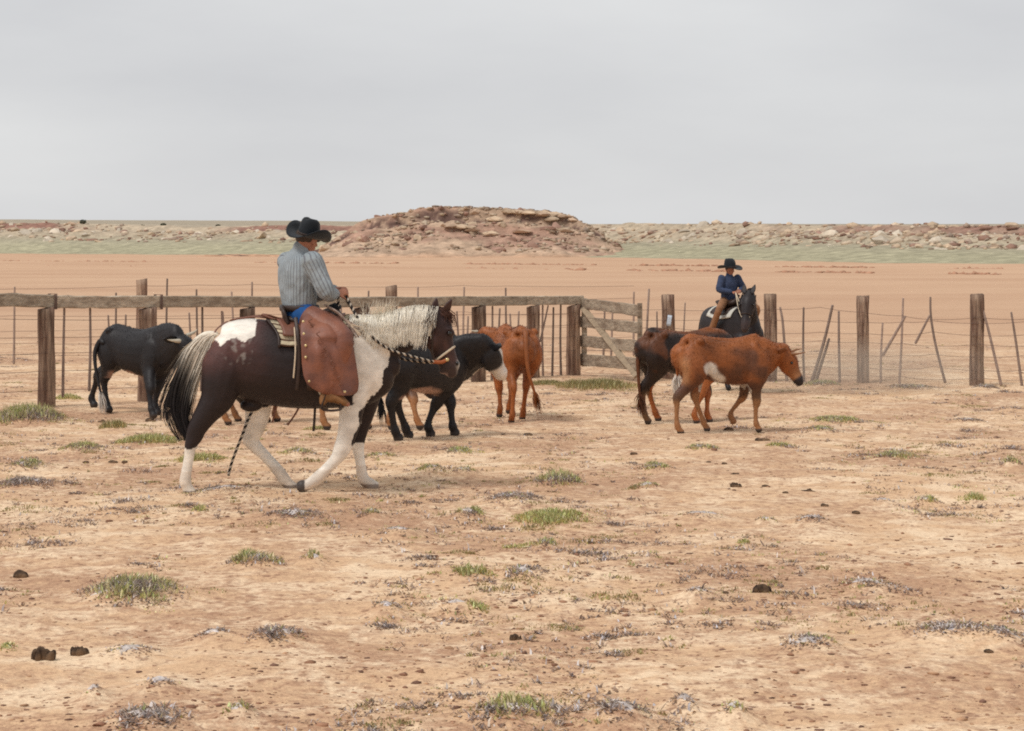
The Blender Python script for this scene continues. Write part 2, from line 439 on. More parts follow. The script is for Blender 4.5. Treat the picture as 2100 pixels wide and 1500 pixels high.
# ---------------------------------------------------------------- far rocky ridge and the mound
def terrain_mat(name, bscale=1.2, bump=0.25):
    m, N, L, b = nt(name)
    a = N.new('ShaderNodeAttribute'); a.attribute_name = 'col'
    n = noise_node(N, L, 0.55, 8, 0.7, (1, 1, 2.2))
    mr = N.new('ShaderNodeMapRange'); mr.inputs['From Min'].default_value = 0.3; mr.inputs['From Max'].default_value = 0.7
    mr.inputs['To Min'].default_value = 0.55; mr.inputs['To Max'].default_value = 1.4
    L.new(n.outputs['Fac'], mr.inputs['Value'])
    mul = N.new('ShaderNodeVectorMath'); mul.operation = 'SCALE'
    L.new(a.outputs['Color'], mul.inputs[0]); L.new(mr.outputs[0], mul.inputs['Scale']); L.new(mul.outputs[0], b.inputs['Base Color'])
    b.inputs['Roughness'].default_value = 0.95; b.inputs['Specular IOR Level'].default_value = 0.1
    nb = noise_node(N, L, bscale, 6, 0.65)
    bp = N.new('ShaderNodeBump'); bp.inputs['Distance'].default_value = bump; bp.inputs['Strength'].default_value = 1.0
    L.new(nb.outputs['Fac'], bp.inputs['Height']); L.new(bp.outputs[0], b.inputs['Normal'])
    return m
MT['hill'] = terrain_mat('rubble_slope')

GREEN = np.array([0.39, 0.355, 0.235]); SAGE = np.array([0.37, 0.32, 0.24]); TAN = np.array([0.56, 0.43, 0.30])
REDR = np.array([0.30, 0.165, 0.125]); PALE = np.array([0.60, 0.48, 0.35]); SAND = np.array([0.56, 0.335, 0.21])

def ye_of(px): return np.interp(px, [-800, 0, 640, 1280, 1500, 1800, 2100, 2900], [380, 352, 300, 276, 246, 214, 197, 185])

def ridge_z(X, Y):
    px = 1050 + F * X / Y
    e = Y - ye_of(px)
    z1 = np.interp(px, [0, 500, 1300, 1700, 2100], [2.2, 2.1, 1.7, 1.5, 1.15])
    z2 = np.interp(px, [-200, 60, 180, 420, 640, 1290, 1500, 1760, 2100, 2400], [5.6, 5.3, 4.9, 4.3, 4.4, 4.5, 4.3, 3.85, 3.7, 3.75])
    wob = 6 * (fbm(X * 0.06, Y * 0.02, 3, 41) - 0.5)
    e2 = e + wob
    z = -0.9 + sstep(-3, 1.5, e) * 0.42 + (z1 + 0.48) * sstep(0, 44, e2)
    rockz = sstep(34, 40, e2) * (1 - sstep(60, 72, e2))
    z = z + (z2 - z1) * (0.55 * sstep(36, 47, e2) + 0.45 * sstep(52, 57, e2))
    z = z + rockz * 1.1 * (fbm(X * 0.3, Y * 0.3, 4, 51, 0.6) - 0.5)
    z = z + np.clip(e - 60, 0, None) * np.interp(px, [0, 600, 1200, 2100], [0.0098, 0.0092, 0.0072, 0.0074]) + 2.0 * (fbm(X * 0.006, Y * 0.004, 3, 77) - 0.5) * sstep(70, 300, e)
    return z, e2, px

yr = [176.0]
while yr[-1] < 470: yr.append(yr[-1] + 0.75)
while yr[-1] < 5000: yr.append(yr[-1] * 1.06)
yr = np.array(yr)
tr = np.linspace(-0.42, 0.42, 520)
YY, TT = np.meshgrid(yr, tr, indexing='ij'); XX = YY * TT
ZZ, E2, PX = ridge_z(XX, YY)
nz_ = fbm(XX * 0.12, YY * 0.12, 5, 61, 0.6)[..., None]; nz2 = fbm(XX * 0.03, YY * 0.02, 4, 66)[..., None]
c = SAND * np.ones(XX.shape + (3,))
g1 = sstep(-1.0, 4.0, E2 + 10 * (nz_[..., 0] - 0.5))[..., None]
c = c * (1 - g1) + (GREEN * (0.8 + 0.4 * nz2)) * g1
s1 = sstep(16, 40, E2)[..., None]; c = c * (1 - s1) + (GREEN * 0.45 + SAGE * 0.55) * s1
s2 = sstep(34, 44, E2)[..., None]; c = c * (1 - s2) + (SAGE * 0.5 + TAN * 0.5) * (0.8 + 0.4 * nz_) * s2
redm = (sstep(50, 53, E2) * (1 - sstep(56.5, 58.5, E2)) * sstep(0.42, 0.56, nz2[..., 0]))[..., None]; c = c * (1 - redm) + REDR * redm
s3 = sstep(60, 75, E2)[..., None]; c = c * (1 - s3) + (SAGE * 0.72 + PALE * 0.2) * s3
s4 = (sstep(90, 140, E2) * (1 - sstep(160, 260, E2)) * sstep(0.4, 0.6, nz2[..., 0]))[..., None]; c = c * (1 - s4) + PALE * s4
rme = mesh_np('ridge', np.stack([XX, YY, ZZ], -1).reshape(-1, 3), grid_faces(len(yr), len(tr)), MT['hill'], c.reshape(-1, 3))
ridge = tag(ob('ridge_terrain', rme), kind='structure')

# mound
SKY = [(560, 524), (620, 522), (655, 513), (690, 492), (712, 478), (735, 458), (775, 446), (830, 438), (858, 428), (905, 426), (960, 427), (1040, 431), (1100, 434), (1150, 440), (1180, 452), (1213, 466), (1240, 488), (1270, 508), (1300, 521), (1360, 524)]
MX = np.array([(a - 1050) / F * 300 for a, b in SKY]); MZ = np.array([CH + (490 - b) / F * 300 for a, b in SKY])
def mound_z(X, Y):
    top = np.interp(X, MX, MZ)
    w = 1.6 * (fbm(X * 0.18, Y * 0.1, 3, 81) - 0.5)
    yy = Y + w * 2.0
    sk = np.interp(X, [-34, -22, 8, 18], [1.0, 0.55, 0.55, 1.0])
    q = np.clip((yy - 281.5) / 15.5, 0, 1)
    prof = 0.60 * np.clip(q / 0.80, 0, 1) ** 1.15 + 0.10 * sstep(0.70, 0.76, q) + 0.30 * sstep(0.90, 0.985, q)
    prof = prof * (1 - sstep(309, 334, yy))
    z = -0.75 + (top + 0.75) * prof
    amp = sstep(0.02, 0.2, q) * (1 - sstep(309, 330, yy))
    amp = amp * (1 - .55 * sstep(.93, 1.0, q)); z = z + amp * (0.9 * (fbm(X * 0.33, Y * 0.33, 4, 91, 0.62) - 0.5) + 0.35 * (fbm(X * 1.1, Y * 1.1, 3, 95) - 0.5))
    return z, q, top
mx_ = np.arange(-46, 30, 0.36); my_ = np.concatenate([np.arange(276, 304, 0.3), np.arange(304, 340, 1.2)])
YY, XX = np.meshgrid(my_, mx_, indexing='ij')
ZZ, Q, TOP = mound_z(XX, YY)
n_ = fbm(XX * 0.35, ZZ * 0.9 + YY * 0.2, 4, 101, 0.6)[..., None]; n2_ = fbm(XX * 0.09, ZZ * 0.35, 4, 103)[..., None]
c = (TAN * 0.40 + SAGE * 0.22 + SAND * 0.2 + REDR * .28) * (0.72 + 0.5 * n_)
k = sstep(0.54, 0.66, n2_); c = c * (1 - k * 0.6) + REDR * 1.2 * k * 0.6
foot = np.maximum(1 - sstep(0.0, 0.22, Q), 1 - sstep(-.3, 1.0, TOP))[..., None]; c = c * (1 - foot) + SAND * 0.95 * foot
ledge_shade = (sstep(0.885, 0.90, Q) * (1 - sstep(0.95, 0.97, Q)) * sstep(0.45, 0.55, n_[..., 0]))[..., None]; c = c * (1 - ledge_shade) + np.array([0.17, 0.105, 0.085]) * ledge_shade  # shade under the rim's overhang, put into the rock colour
mme = mesh_np('mound', np.stack([XX, YY, ZZ], -1).reshape(-1, 3), grid_faces(len(my_), len(mx_)), MT['hill'], c.reshape(-1, 3))
mound = tag(ob('rocky_mound', mme), kind='structure')

# boulders: a few shared shapes in three tones
def rock_mesh(seed, tone):
    bm = bmesh.new(); bmesh.ops.create_icosphere(bm, subdivisions=2, radius=0.5)
    r = random.Random(seed)
    planes = [(Vector((r.uniform(-1, 1), r.uniform(-1, 1), r.uniform(-.6, 1))).normalized(), r.uniform(0.24, 0.40)) for _ in range(9)]
    for v in bm.verts:
        for nrm, d in planes:
            k = v.co.dot(nrm)
            if k > d: v.co -= nrm * (k - d)
        v.co += Vector(mnoise.noise_vector(v.co * 3 + Vector((seed * 7.1, 0, 0)))) * 0.035
        v.co.z *= 0.72
    me = bpy.data.meshes.new('rock'); bm.to_mesh(me); bm.free()
    set_col(me, np.array(tone)[None, :] * np.ones((len(me.vertices), 1))); me.materials.append(MT['rock'])
    return me
TONES = [(0.53, 0.40, 0.28), (0.47, 0.335, 0.235), (0.33, 0.20, 0.15), (0.55, 0.47, 0.37)]
RM = [rock_mesh(i, TONES[i % 4]) for i in range(16)]
def rock(parent, x, y, z, s, k):
    o = bpy.data.objects.new('rock', RM[k]); link(o, parent)
    o.location = (x, y, z + s * random.uniform(-0.22, 0.06)); o.scale = (s * random.uniform(0.9, 1.7), s * random.uniform(0.8, 1.2), s * random.uniform(0.6, 1.05))
    o.rotation_euler = (random.uniform(-.35, .35), random.uniform(-.35, .35), random.uniform(0, 6.28))
random.seed(21)
cnt = 0
while cnt < 150:
    x = random.uniform(-31, 17); yq = random.uniform(283, 298)
    z, q, top = mound_z(np.array([x]), np.array([yq]))
    if z[0] < 0.1 or top[0] < 0.6: continue
    q0 = float(q[0])
    if random.random() > 0.15 + 0.85 * q0: continue
    s = min(random.lognormvariate(-0.05, 0.5), 2.8)
    rock(mound, x, yq, float(z[0]), s, random.choice([0, 1, 2, 2, 5, 6, 10, 4, 9, 8, 13])); cnt += 1
# cap ledge of flat slabs along the rim
for i in range(28):
    px = random.uniform(845, 1185); x = (px - 1050) / F * 297.0; yq = 296.3 + random.uniform(-.9, .5) if random.random() < .7 else 293.0 + random.uniform(-.6, .6)
    z = float(mound_z(np.array([x]), np.array([yq + .8]))[0][0])
    o = bpy.data.objects.new('rock', RM[random.choice([0, 1, 5, 9, 4, 2])]); link(o, mound)
    s = random.uniform(1.0, 2.0); o.location = (x, yq, z - s * .14); o.scale = (s * random.uniform(1.2, 2.4), s * 1.2, s * random.uniform(.5, .85)); o.rotation_euler = (random.uniform(-.08, .08), random.uniform(-.08, .08), random.uniform(-.3, .3))
cnt = 0
while cnt < 230:
    px = random.uniform(-60, 2160)
    if 650 < px < 1250: continue
    dens = np.interp(px, [0, 60, 220, 260, 380, 420, 520, 640, 1250, 1300, 1440, 1480, 1720, 1760, 2150], [1, 1, .8, .45, .35, .6, .7, .6, .9, 1, .9, .25, .3, 1, 1])
    if random.random() > dens: continue
    e = random.gauss(45, 7.5)
    if e < 30 or e > 60: continue
    y = float(ye_of(px)) + e; x = (px - 1050) / F * y
    z, e2, _ = ridge_z(np.array([x]), np.array([y]))
    s = min(random.lognormvariate(0.25, 0.5), 3.2) * (1.0 if px < 700 else 0.85)
    rock(ridge, x, y, float(z[0]), s, random.choice([3, 7, 11, 15, 0, 4, 8, 1, 3, 7, 2])); cnt += 1

# broken rubble too small to pick apart, joined
def rubble(name, parent, pts, sizes, seed):
    r_ = np.random.default_rng(seed)
    bmr = bmesh.new(); bmesh.ops.create_icosphere(bmr, subdivisions=1, radius=0.5); v0 = np.array([v.co for v in bmr.verts]); f0 = np.array([[v.index for v in f.verts] for f in bmr.faces]); bmr.free()
    n = len(pts); V = v0[None] * (1 + .25 * r_.normal(size=(n, len(v0), 1))) * sizes[:, None, None] * np.stack([r_.uniform(.9, 1.9, n), r_.uniform(.8, 1.2, n), r_.uniform(.45, .9, n)], -1)[:, None]
    V = V + pts[:, None]; fx = f0[None] + (np.arange(n) * len(v0))[:, None, None]
    tn = np.array([(0.56, 0.42, 0.29), (0.46, 0.33, 0.23), (0.32, 0.19, 0.14), (0.58, 0.46, 0.34), (0.40, 0.30, 0.23)])
    cc = np.repeat(tn[r_.integers(0, 5, n)] * r_.uniform(.8, 1.2, (n, 1)), len(v0), axis=0)
    tag(ob(name, mesh_np(name, V.reshape(-1, 3), fx.reshape(-1, 3), MT['rock'], cc, smooth=False), parent), kind='stuff')
r_ = np.random.default_rng(44); X_ = r_.uniform(-32, 18, 9000); Y_ = r_.uniform(283, 299, 9000); Z_, q_, t_ = mound_z(X_, Y_)
kp = (Z_ > .15) & (t_ > .8) & (r_.uniform(0, 1, 9000) < .25 + .6 * q_) & (fbm(X_ * .2, Y_ * .3, 3, 7) > .42); kp = np.where(kp)[0][:750]
rubble('rubble', mound, np.stack([X_, Y_, Z_ + .05], -1)[kp], np.clip(np.exp(r_.normal(-.95, .45, len(kp))), .15, .8), 3)
px_ = r_.uniform(-60, 2160, 9000); px_ = px_[(px_ < 690) | (px_ > 1230)]; e_ = r_.normal(46, 8, len(px_)); Y_ = ye_of(px_) + e_; X_ = (px_ - 1050) / F * Y_; Z_, e2_, _ = ridge_z(X_, Y_)
kp = np.where((e_ > 29) & (e_ < 62) & (fbm(X_ * .08, Y_ * .1, 3, 17) > .44))[0][:1100]
rubble('rubble', ridge, np.stack([X_, Y_, Z_ + .06], -1)[kp], np.clip(np.exp(r_.normal(-.65, .5, len(kp))), .2, 1.1), 4)
# loose dirt pushed up in low rows across the field
n = 1500; px_ = r_.uniform(-50, 2150, n); w_ = fbm(px_ * .012, px_ * 0 + 3., 3, 9); k_ = r_.uniform(0, 1, n) < .5
Y_ = np.where(k_, np.interp(px_, [0, 1050, 2100], [186, 170, 146]), np.interp(px_, [0, 1050, 2100], [232, 205, 170])) + r_.normal(size=n) * .7
kp = np.where(w_ > .45)[0]; X_ = (px_ - 1050) / F * Y_
rubble('dirt_row', None, np.stack([X_, Y_, -.5 + 0 * X_], -1)[kp], np.clip(np.exp(r_.normal(-1.35, .4, len(kp))), .1, .5), 5)
dr = bpy.data.objects['dirt_row']; tag(dr, 'low rows of loose reddish dirt crossing the bare field', 'dirt'); set_col(dr.data, np.array([.43, .24, .155])[None] * np.ones((len(dr.data.vertices), 1)))

# distant juniper dots on the plateau
def leaf_ball(seed, n, rx, rz, size, c0):
    r = np.random.default_rng(seed)
    V = []; Fc = []; Cc = []
    for i in range(n):
        d = r.normal(size=3); d /= np.linalg.norm(d); rad = r.uniform(0.45, 1.0) ** 0.6
        p = d * rad * np.array([rx, rx, rz]) + np.array([0, 0, rz * 1.05])
        a = r.normal(size=3) * size; b_ = r.normal(size=3) * size
        k = len(V); V += [p, p + a, p + b_]; Fc.append((k, k + 1, k + 2)); cc = np.array(c0) * r.uniform(0.6, 1.4); Cc += [cc] * 3
    return V, Fc, Cc
for i, (px, py, w, lb) in enumerate([(170, 462, 15, 'leftmost dark round juniper bush on the far plateau'), (335, 462, 13, 'dark juniper bush on the far plateau, third of four from the left'), (447, 463, 9, 'small dark juniper bush on the far plateau nearest the rider'), (292, 463, 7, 'tiny juniper bush just left of the third on the far plateau')]):
    Y = {170: 395.0, 292: 391.0, 335: 391.0, 447: 386.0}[px]; X = (px - 1050) / F * Y; z = float(ridge_z(np.array([X]), np.array([Y]))[0][0]); s = F / Y
    t = empty('juniper_bush', (X, Y, z)); tag(t, lb, 'bush', 'junipers on the plateau')
    wm = w / s
    V, Fc, Cc = leaf_ball(300 + i, 420, wm * 0.5, wm * 0.26, 0.10, (0.075, 0.085, 0.055))
    ob('crown', mesh_np('crown', V, Fc, MT['blade'], np.array(Cc), smooth=False), t)
    bm = bmesh.new(); bmesh.ops.create_cone(bm, segments=7, radius1=0.10, radius2=0.05, depth=wm * 0.5, matrix=Matrix.Translation((0, 0, wm * 0.15)), cap_ends=True)
    me = bpy.data.meshes.new('trunk'); bm.to_mesh(me); bm.free(); me.materials.append(MT['stay']); ob('trunk', me, t)
# ---------------------------------------------------------------- lofts
def catmull(P, k):
    P = [np.asarray(p, float) for p in P]
    out = []
    n = len(P)
    for i in range(n - 1):
        p0 = P[max(i - 1, 0)]; p1 = P[i]; p2 = P[i + 1]; p3 = P[min(i + 2, n - 1)]
        for j in range(k):
            t = j / k
            out.append(0.5 * ((2 * p1) + (-p0 + p2) * t + (2 * p0 - 5 * p1 + 4 * p2 - p3) * t * t + (-p0 + 3 * p1 - 3 * p2 + p3) * t ** 3))
    out.append(P[-1])
    return out

def tube(bm, st, n=12, k=4, lat=(0, 1, 0), caps=True, exp=2.0, flat_end=False):
    """st: list of (x, y, z, r_lateral, r_other); closed round-ended tube"""
    S = catmull(st, k) if k > 1 else [np.asarray(s, float) for s in st]
    C = np.array([s[:3] for s in S]); RR = np.array([np.maximum(s[3:5], 0.0015) for s in S])
    T = np.gradient(C, axis=0); T /= np.maximum(np.linalg.norm(T, axis=1), 1e-9)[:, None]
    rings = []
    lat = np.asarray(lat, float)
    def frame(t):
        l = lat - t * np.dot(lat, t)
        if np.linalg.norm(l) < 0.15:
            q = np.array([1.0, 0, 0]) if abs(t[0]) < 0.9 else np.array([0, 0, 1.0]); l = q - t * np.dot(q, t)
        l /= np.linalg.norm(l)
        return l, np.cross(t, l)
    seq = []
    if caps:
        l, u = frame(T[0])
        for a in (80, 50, 25):
            m = min(RR[0]); seq.append((C[0] - T[0] * m * math.sin(R(a)), RR[0] * math.cos(R(a)), l, u))
    for i in range(len(C)):
        l, u = frame(T[i]); seq.append((C[i], RR[i], l, u))
    if caps and not flat_end:
        l, u = frame(T[-1])
        for a in (25, 50, 80):
            m = min(RR[-1]); seq.append((C[-1] + T[-1] * m * math.sin(R(a)), RR[-1] * math.cos(R(a)), l, u))
    for c_, r_, l, u in seq:
        ring = []
        for j in range(n):
            a = 2 * math.pi * j / n
            ca, sa = math.cos(a), math.sin(a)
            ca = math.copysign(abs(ca) ** (2 / exp), ca); sa = math.copysign(abs(sa) ** (2 / exp), sa)
            ring.append(bm.verts.new(c_ + l * r_[0] * ca + u * r_[1] * sa))
        rings.append(ring)
    for a, b in zip(rings[:-1], rings[1:]):
        for j in range(n): bm.faces.new((a[j], a[(j + 1) % n], b[(j + 1) % n], b[j]))
    bm.faces.new(rings[0][::-1]); bm.faces.new(rings[-1])
    return rings

def ball(bm, c, r, sub=2):
    m = Matrix.Translation(Vector(c)) @ Matrix.Diagonal((*(r if hasattr(r, '__len__') else (r, r, r)), 1))
    bmesh.ops.create_icosphere(bm, subdivisions=sub, radius=1.0, matrix=m)

def bm_mesh(bm, name, material=None, smooth=True, col=None):
    bmesh.ops.recalc_face_normals(bm, faces=bm.faces)
    me = bpy.data.meshes.new(name); bm.to_mesh(me); bm.free()
    if material: me.materials.append(material)
    if smooth: me.polygons.foreach_set('use_smooth', np.ones(len(me.polygons), dtype=bool))
    if col is not None: set_col(me, np.array(col, float)[None, :] * np.ones((len(me.vertices), 1)))
    return me

def fuse(bm, name, voxel, smooth_it=6, factor=0.5, material=None):
    """union the overlapping lofts into one continuous skin"""
    bmesh.ops.recalc_face_normals(bm, faces=bm.faces)
    me = bpy.data.meshes.new(name + '_tmp'); bm.to_mesh(me); bm.free()
    o = bpy.data.objects.new(name + '_tmp', me); COL.objects.link(o)
    m = o.modifiers.new('r', 'REMESH'); m.mode = 'VOXEL'; m.voxel_size = voxel; m.adaptivity = 0
    s = o.modifiers.new('s', 'SMOOTH'); s.iterations = smooth_it; s.factor = factor
    dg = bpy.context.evaluated_depsgraph_get()
    out = bpy.data.meshes.new_from_object(o.evaluated_get(dg))
    out.name = name
    bpy.data.objects.remove(o); bpy.data.meshes.remove(me)
    out.materials.clear()
    if material: out.materials.append(material)
    out.polygons.foreach_set('use_smooth', np.ones(len(out.polygons), dtype=bool))
    return out

def normals(me):
    a = np.empty(len(me.vertices) * 3, dtype=np.float32); me.vertices.foreach_get('normal', a); return a.reshape(-1, 3)

def noise3(P, scale, seed=0.0):
    return np.array([mnoise.noise(Vector((p[0] * scale + seed, p[1] * scale, p[2] * scale))) for p in P])

def fur(me, count, length, seed, lie=(-0.6, 0, -0.75), width=0.007, keep=None, var=.22, rise=.32):
    """short coat hairs lying back over the skin, coloured like it"""
    r = np.random.default_rng(seed)
    P = coords(me); Nn = normals(me)
    c = np.empty(len(P) * 4, dtype=np.float32); me.attributes['col'].data.foreach_get('color', c); c = c.reshape(-1, 4)[:, :3]
    idx = r.integers(0, len(P), count)
    if keep is not None: idx = idx[keep(P[idx])]
    p = P[idx]; n = Nn[idx]; lie = np.array(lie)
    l = lie - n * (n @ lie)[:, None] + r.normal(size=p.shape) * 0.25
    d = n * rise + l * 0.8; d /= np.maximum(np.linalg.norm(d, axis=1), 1e-6)[:, None]
    side = np.cross(d, n); side /= np.maximum(np.linalg.norm(side, axis=1), 1e-6)[:, None]
    ln = (length * r.uniform(0.5, 1.3, len(p)))[:, None]
    V = np.empty((len(p), 3, 3)); V[:, 0] = p - side * width / 2 - n * 0.003; V[:, 1] = p + side * width / 2 - n * 0.003; V[:, 2] = p + d * ln
    cc = np.repeat(c[idx] * r.uniform(1 - var, 1 + var * 1.4, len(p))[:, None], 3, axis=0)
    return mesh_np('coat_hair', V.reshape(-1, 3), np.arange(len(p) * 3).reshape(-1, 3), MT['hair'], cc, smooth=False)

def ribbons(name, paths, widths, cols, material, tips=0.15):
    """many tapering hair strands: paths (m,k,3), widths (m,), cols (m,k,3)"""
    m, k, _ = paths.shape
    T = np.gradient(paths, axis=1); T /= np.maximum(np.linalg.norm(T, axis=2), 1e-9)[..., None]
    r = np.random.default_rng(5); ref = r.normal(size=(m, 1, 3)) * 0.5 + np.array([0.2, -1.0, 0.3])
    S = np.cross(T, ref); S /= np.maximum(np.linalg.norm(S, axis=2), 1e-9)[..., None]
    tp = np.linspace(1, tips, k) ** 0.8
    S = S * (widths[:, None] * tp[None, :])[..., None] * 0.5
    V = np.stack([paths - S, paths + S], 2).reshape(-1, 3)
    base = (np.arange(m) * k * 2)[:, None]; j = np.arange(k - 1)[None, :] * 2
    f = np.stack([base + j, base + j + 1, base + j + 3, base + j + 2], -1).reshape(-1, 4)
    return mesh_np(name, V, f, material, np.repeat(cols.reshape(-1, 3), 2, axis=0))

def leaf_ear(bm, base, tip, width, normal, thick=0.012):
    """cupped leaf-shaped ear"""
    base = np.array(base, float); tip = np.array(tip, float); nrm = np.array(normal, float)
    ax = tip - base; L = np.linalg.norm(ax); ax /= L
    nrm = nrm - ax * np.dot(nrm, ax); nrm /= np.linalg.norm(nrm); sd = np.cross(ax, nrm)
    prof = [(0, 0.5), (0.15, 0.8), (0.4, 1.0), (0.65, 0.82), (0.85, 0.45), (1.0, 0.05)]
    rows_ = []
    for t, w in prof:
        ring = []
        for a in range(10):
            th = 2 * math.pi * a / 10
            x = math.cos(th) * w * width / 2; q = math.sin(th) * thick - (x / (width / 2)) ** 2 * width * -0.16
            ring.append(bm.verts.new(base + ax * L * t + sd * x + nrm * q))
        rows_.append(ring)
    for a, b in zip(rows_[:-1], rows_[1:]):
        for j in range(10): bm.faces.new((a[j], a[(j + 1) % 10], b[(j + 1) % 10], b[j]))
    bm.faces.new(rows_[0][::-1]); bm.faces.new(rows_[-1])

# ---------------------------------------------------------------- fences
def post_mesh(h, w, d, seed, lean=(0, 0), round_=3.2, taper=0.95, bury=0.15, rough=0.012, top_slant=0.02):
    bm = bmesh.new(); r = random.Random(seed); n = 20
    zs = np.linspace(-bury, h, max(8, int(h / 0.09)))
    rings = []
    for z in zs:
        f = 1 - (1 - taper) * z / h; ring = []
        for j in range(n):
            a = 2 * math.pi * j / n; ca, sa = math.cos(a), math.sin(a)
            x = math.copysign(abs(ca) ** (2 / round_), ca) * w / 2 * f; y = math.copysign(abs(sa) ** (2 / round_), sa) * d / 2 * f
            k = mnoise.noise(Vector((ca * 2.2 + seed * 3.7, sa * 2.2, z * 1.2))) * rough * 1.4 + mnoise.noise(Vector((ca * 6 + seed, sa * 6, z * 2.5))) * rough
            zz = z + (top_slant * ca + r.uniform(-.012, .012) if z == zs[-1] else 0)
            ring.append(bm.verts.new((x + ca * k + lean[0] * z / h, y + sa * k + lean[1] * z / h, zz)))
        rings.append(ring)
    for a, b in zip(rings[:-1], rings[1:]):
        for j in range(n): bm.faces.new((a[j], a[(j + 1) % n], b[(j + 1) % n], b[j]))
    bm.faces.new(rings[0][::-1])
    c = bm.verts.new(sum((v.co for v in rings[-1]), Vector()) / n + Vector((0, 0, 0.008)))
    for j in range(n): bm.faces.new((rings[-1][j], rings[-1][(j + 1) % n], c))
    return bm

def plank(bm, a, b, hh, tt, seed, wob=0.012, up=(0, 0, 1), nseg=18):
    """beam between two points: height hh, thickness tt, uneven edges"""
    a = Vector(a); b = Vector(b); t = (b - a).normalized(); up = Vector(up); up = (up - t * up.dot(t)).normalized(); s = t.cross(up)
    prof = [(-1, -.86), (-.86, -1), (.86, -1), (1, -.86), (1, .86), (.86, 1), (-.86, 1), (-1, .86)]
    rings = []
    for i in range(nseg + 1):
        q = i / nseg; p = a.lerp(b, q); ring = []
        sag = mnoise.noise(Vector((q * 5 + seed, 0, 0))) * wob
        for j, (x, z) in enumerate(prof):
            e = mnoise.noise(Vector((q * 11 + seed * 2, j * 0.7, 3))) * wob * 0.7
            ring.append(bm.verts.new(p + s * (x * tt / 2) + up * (z * (hh / 2 + e) + sag)))
        rings.append(ring)
    m = len(prof)
    for u, v in zip(rings[:-1], rings[1:]):
        for j in range(m): bm.faces.new((u[j], u[(j + 1) % m], v[(j + 1) % m], v[j]))
    bm.faces.new(rings[0][::-1]); bm.faces.new(rings[-1])

def stick(bm, pts, r0, r1, n=7):
    k = len(pts)
    tube(bm, [(*p, r0 + (r1 - r0) * i / max(k - 1, 1), r0 + (r1 - r0) * i / max(k - 1, 1)) for i, p in enumerate(pts)], n=n, k=4 if k > 2 else 2)

def wire_mesh(pts, r=0.0034, sag=0.015, seed=0, barbs=True):
    bm = bmesh.new(); P = []
    for a, b in zip(pts[:-1], pts[1:]):
        a = Vector(a); b = Vector(b)
        for i in range(6):
            q = i / 6; p = a.lerp(b, q); p.z -= sag * 4 * q * (1 - q); P.append(p)
    P.append(Vector(pts[-1]))
    tube(bm, [(*p, r, r) for p in P], n=5, k=1)
    if barbs:
        rr = random.Random(seed)
        for a, b in zip(P[:-1], P[1:]):
            L = (b - a).length; m = max(1, int(L / 0.16))
            for i in range(m):
                c = a.lerp(b, (i + rr.random()) / m)
                d1 = Vector((rr.uniform(-.3, .3), rr.uniform(-1, 1), rr.uniform(-1, 1))).normalized() * 0.016
                s = Vector((0.004, 0, 0))
                v = [bm.verts.new(c + d1), bm.verts.new(c - d1), bm.verts.new(c + s)]
                bm.faces.new(v)
    return bm

# rail fence of railroad ties
def line_pt(px, A, B):
    """point of the world line A-B (on plan) that lies towards photo column px"""
    t = (px - 1050.0) / F
    # A.x + q dx = t (A.y + q dy)
    q = (t * A.y - A.x) / ((B.x - A.x) - t * (B.y - A.y))
    return A.lerp(B, q)
A0 = gpt(95, 838); B0 = gpt(1176, 770)
rf = empty('rail_fence', (A0.x, A0.y, float(base_z(A0.y)))); O = rf.location.copy()
tag(rf, 'weathered rail fence of tie posts with one top rail, behind the cattle', 'fence')
def top_z(px): return float(np.interp(px, [0, 95, 1176], [CH - 129 / (F / A0.y), CH - 142.0 / (F / A0.y), CH - 137.0 / (F / B0.y)]))
RP = [(-110, 34), (95, 35), (302, 38), (507, 34), (742, 32), (982, 29), (1093, 26), (1176, 27)]
rp_pts = []
for i, (px, w) in enumerate(RP):
    p = line_pt(px, A0, B0); s = F / p.y; g = gz1(p.x, p.y); h = top_z(px) - g
    o = ob('post', bm_mesh(post_mesh(h - 0.004, w / s, w / s * 0.9, 10 + i), 'post', MT['tie']), rf)
    o.location = Vector((p.x, p.y, g)) - O; o.rotation_euler = (0, 0, R(45) + random.uniform(-.08, .08) - R(45) * 0.55)
    rp_pts.append(Vector((p.x, p.y, top_z(px))))
RJ = [-160, 108, 325, 640, 1075, 1192]
fd = (B0 - A0).normalized(); fn = Vector((fd.y, -fd.x, 0))
for i in range(len(RJ) - 1):
    a = line_pt(RJ[i], A0, B0); b = line_pt(RJ[i + 1], A0, B0)
    hh = 0.172
    a = Vector((a.x, a.y, top_z(RJ[i]) + hh / 2 + 0.003)) - O; b = Vector((b.x, b.y, top_z(RJ[i + 1]) + hh / 2 + 0.003)) - O
    a += fd * 0.006; b -= fd * 0.006
    if i in (1, 3): a.z -= 0.012
    bm = bmesh.new(); plank(bm, a, b, hh - 0.006 * i, 0.13, 31 + i * 3, wob=0.011, nseg=26)
    me = bm_mesh(bm, 'rail', MT['rail'], smooth=False)
    o = ob('rail', me, rf)
for k, (px) in enumerate((108, 325)):        # wire wraps and spikes at the joints
    p = line_pt(px, A0, B0); bm = bmesh.new()
    for q in range(4):
        cx = Vector((p.x, p.y, top_z(px))) - O + fd * (0.012 * q - 0.02) - Vector((0, 0, 0.002))
        ring = [cx + fn * (0.075 * x) + Vector((0, 0, z)) for x, z in ((1, -.01), (1, 0.19), (-1, 0.19), (-1, -.01), (1, -.01))]
        tube(bm, [(*v, 0.005, 0.005) for v in ring], n=5, k=1)
    ob('wire_wrap', bm_mesh(bm, 'wire_wrap', MT['wire']), rf)
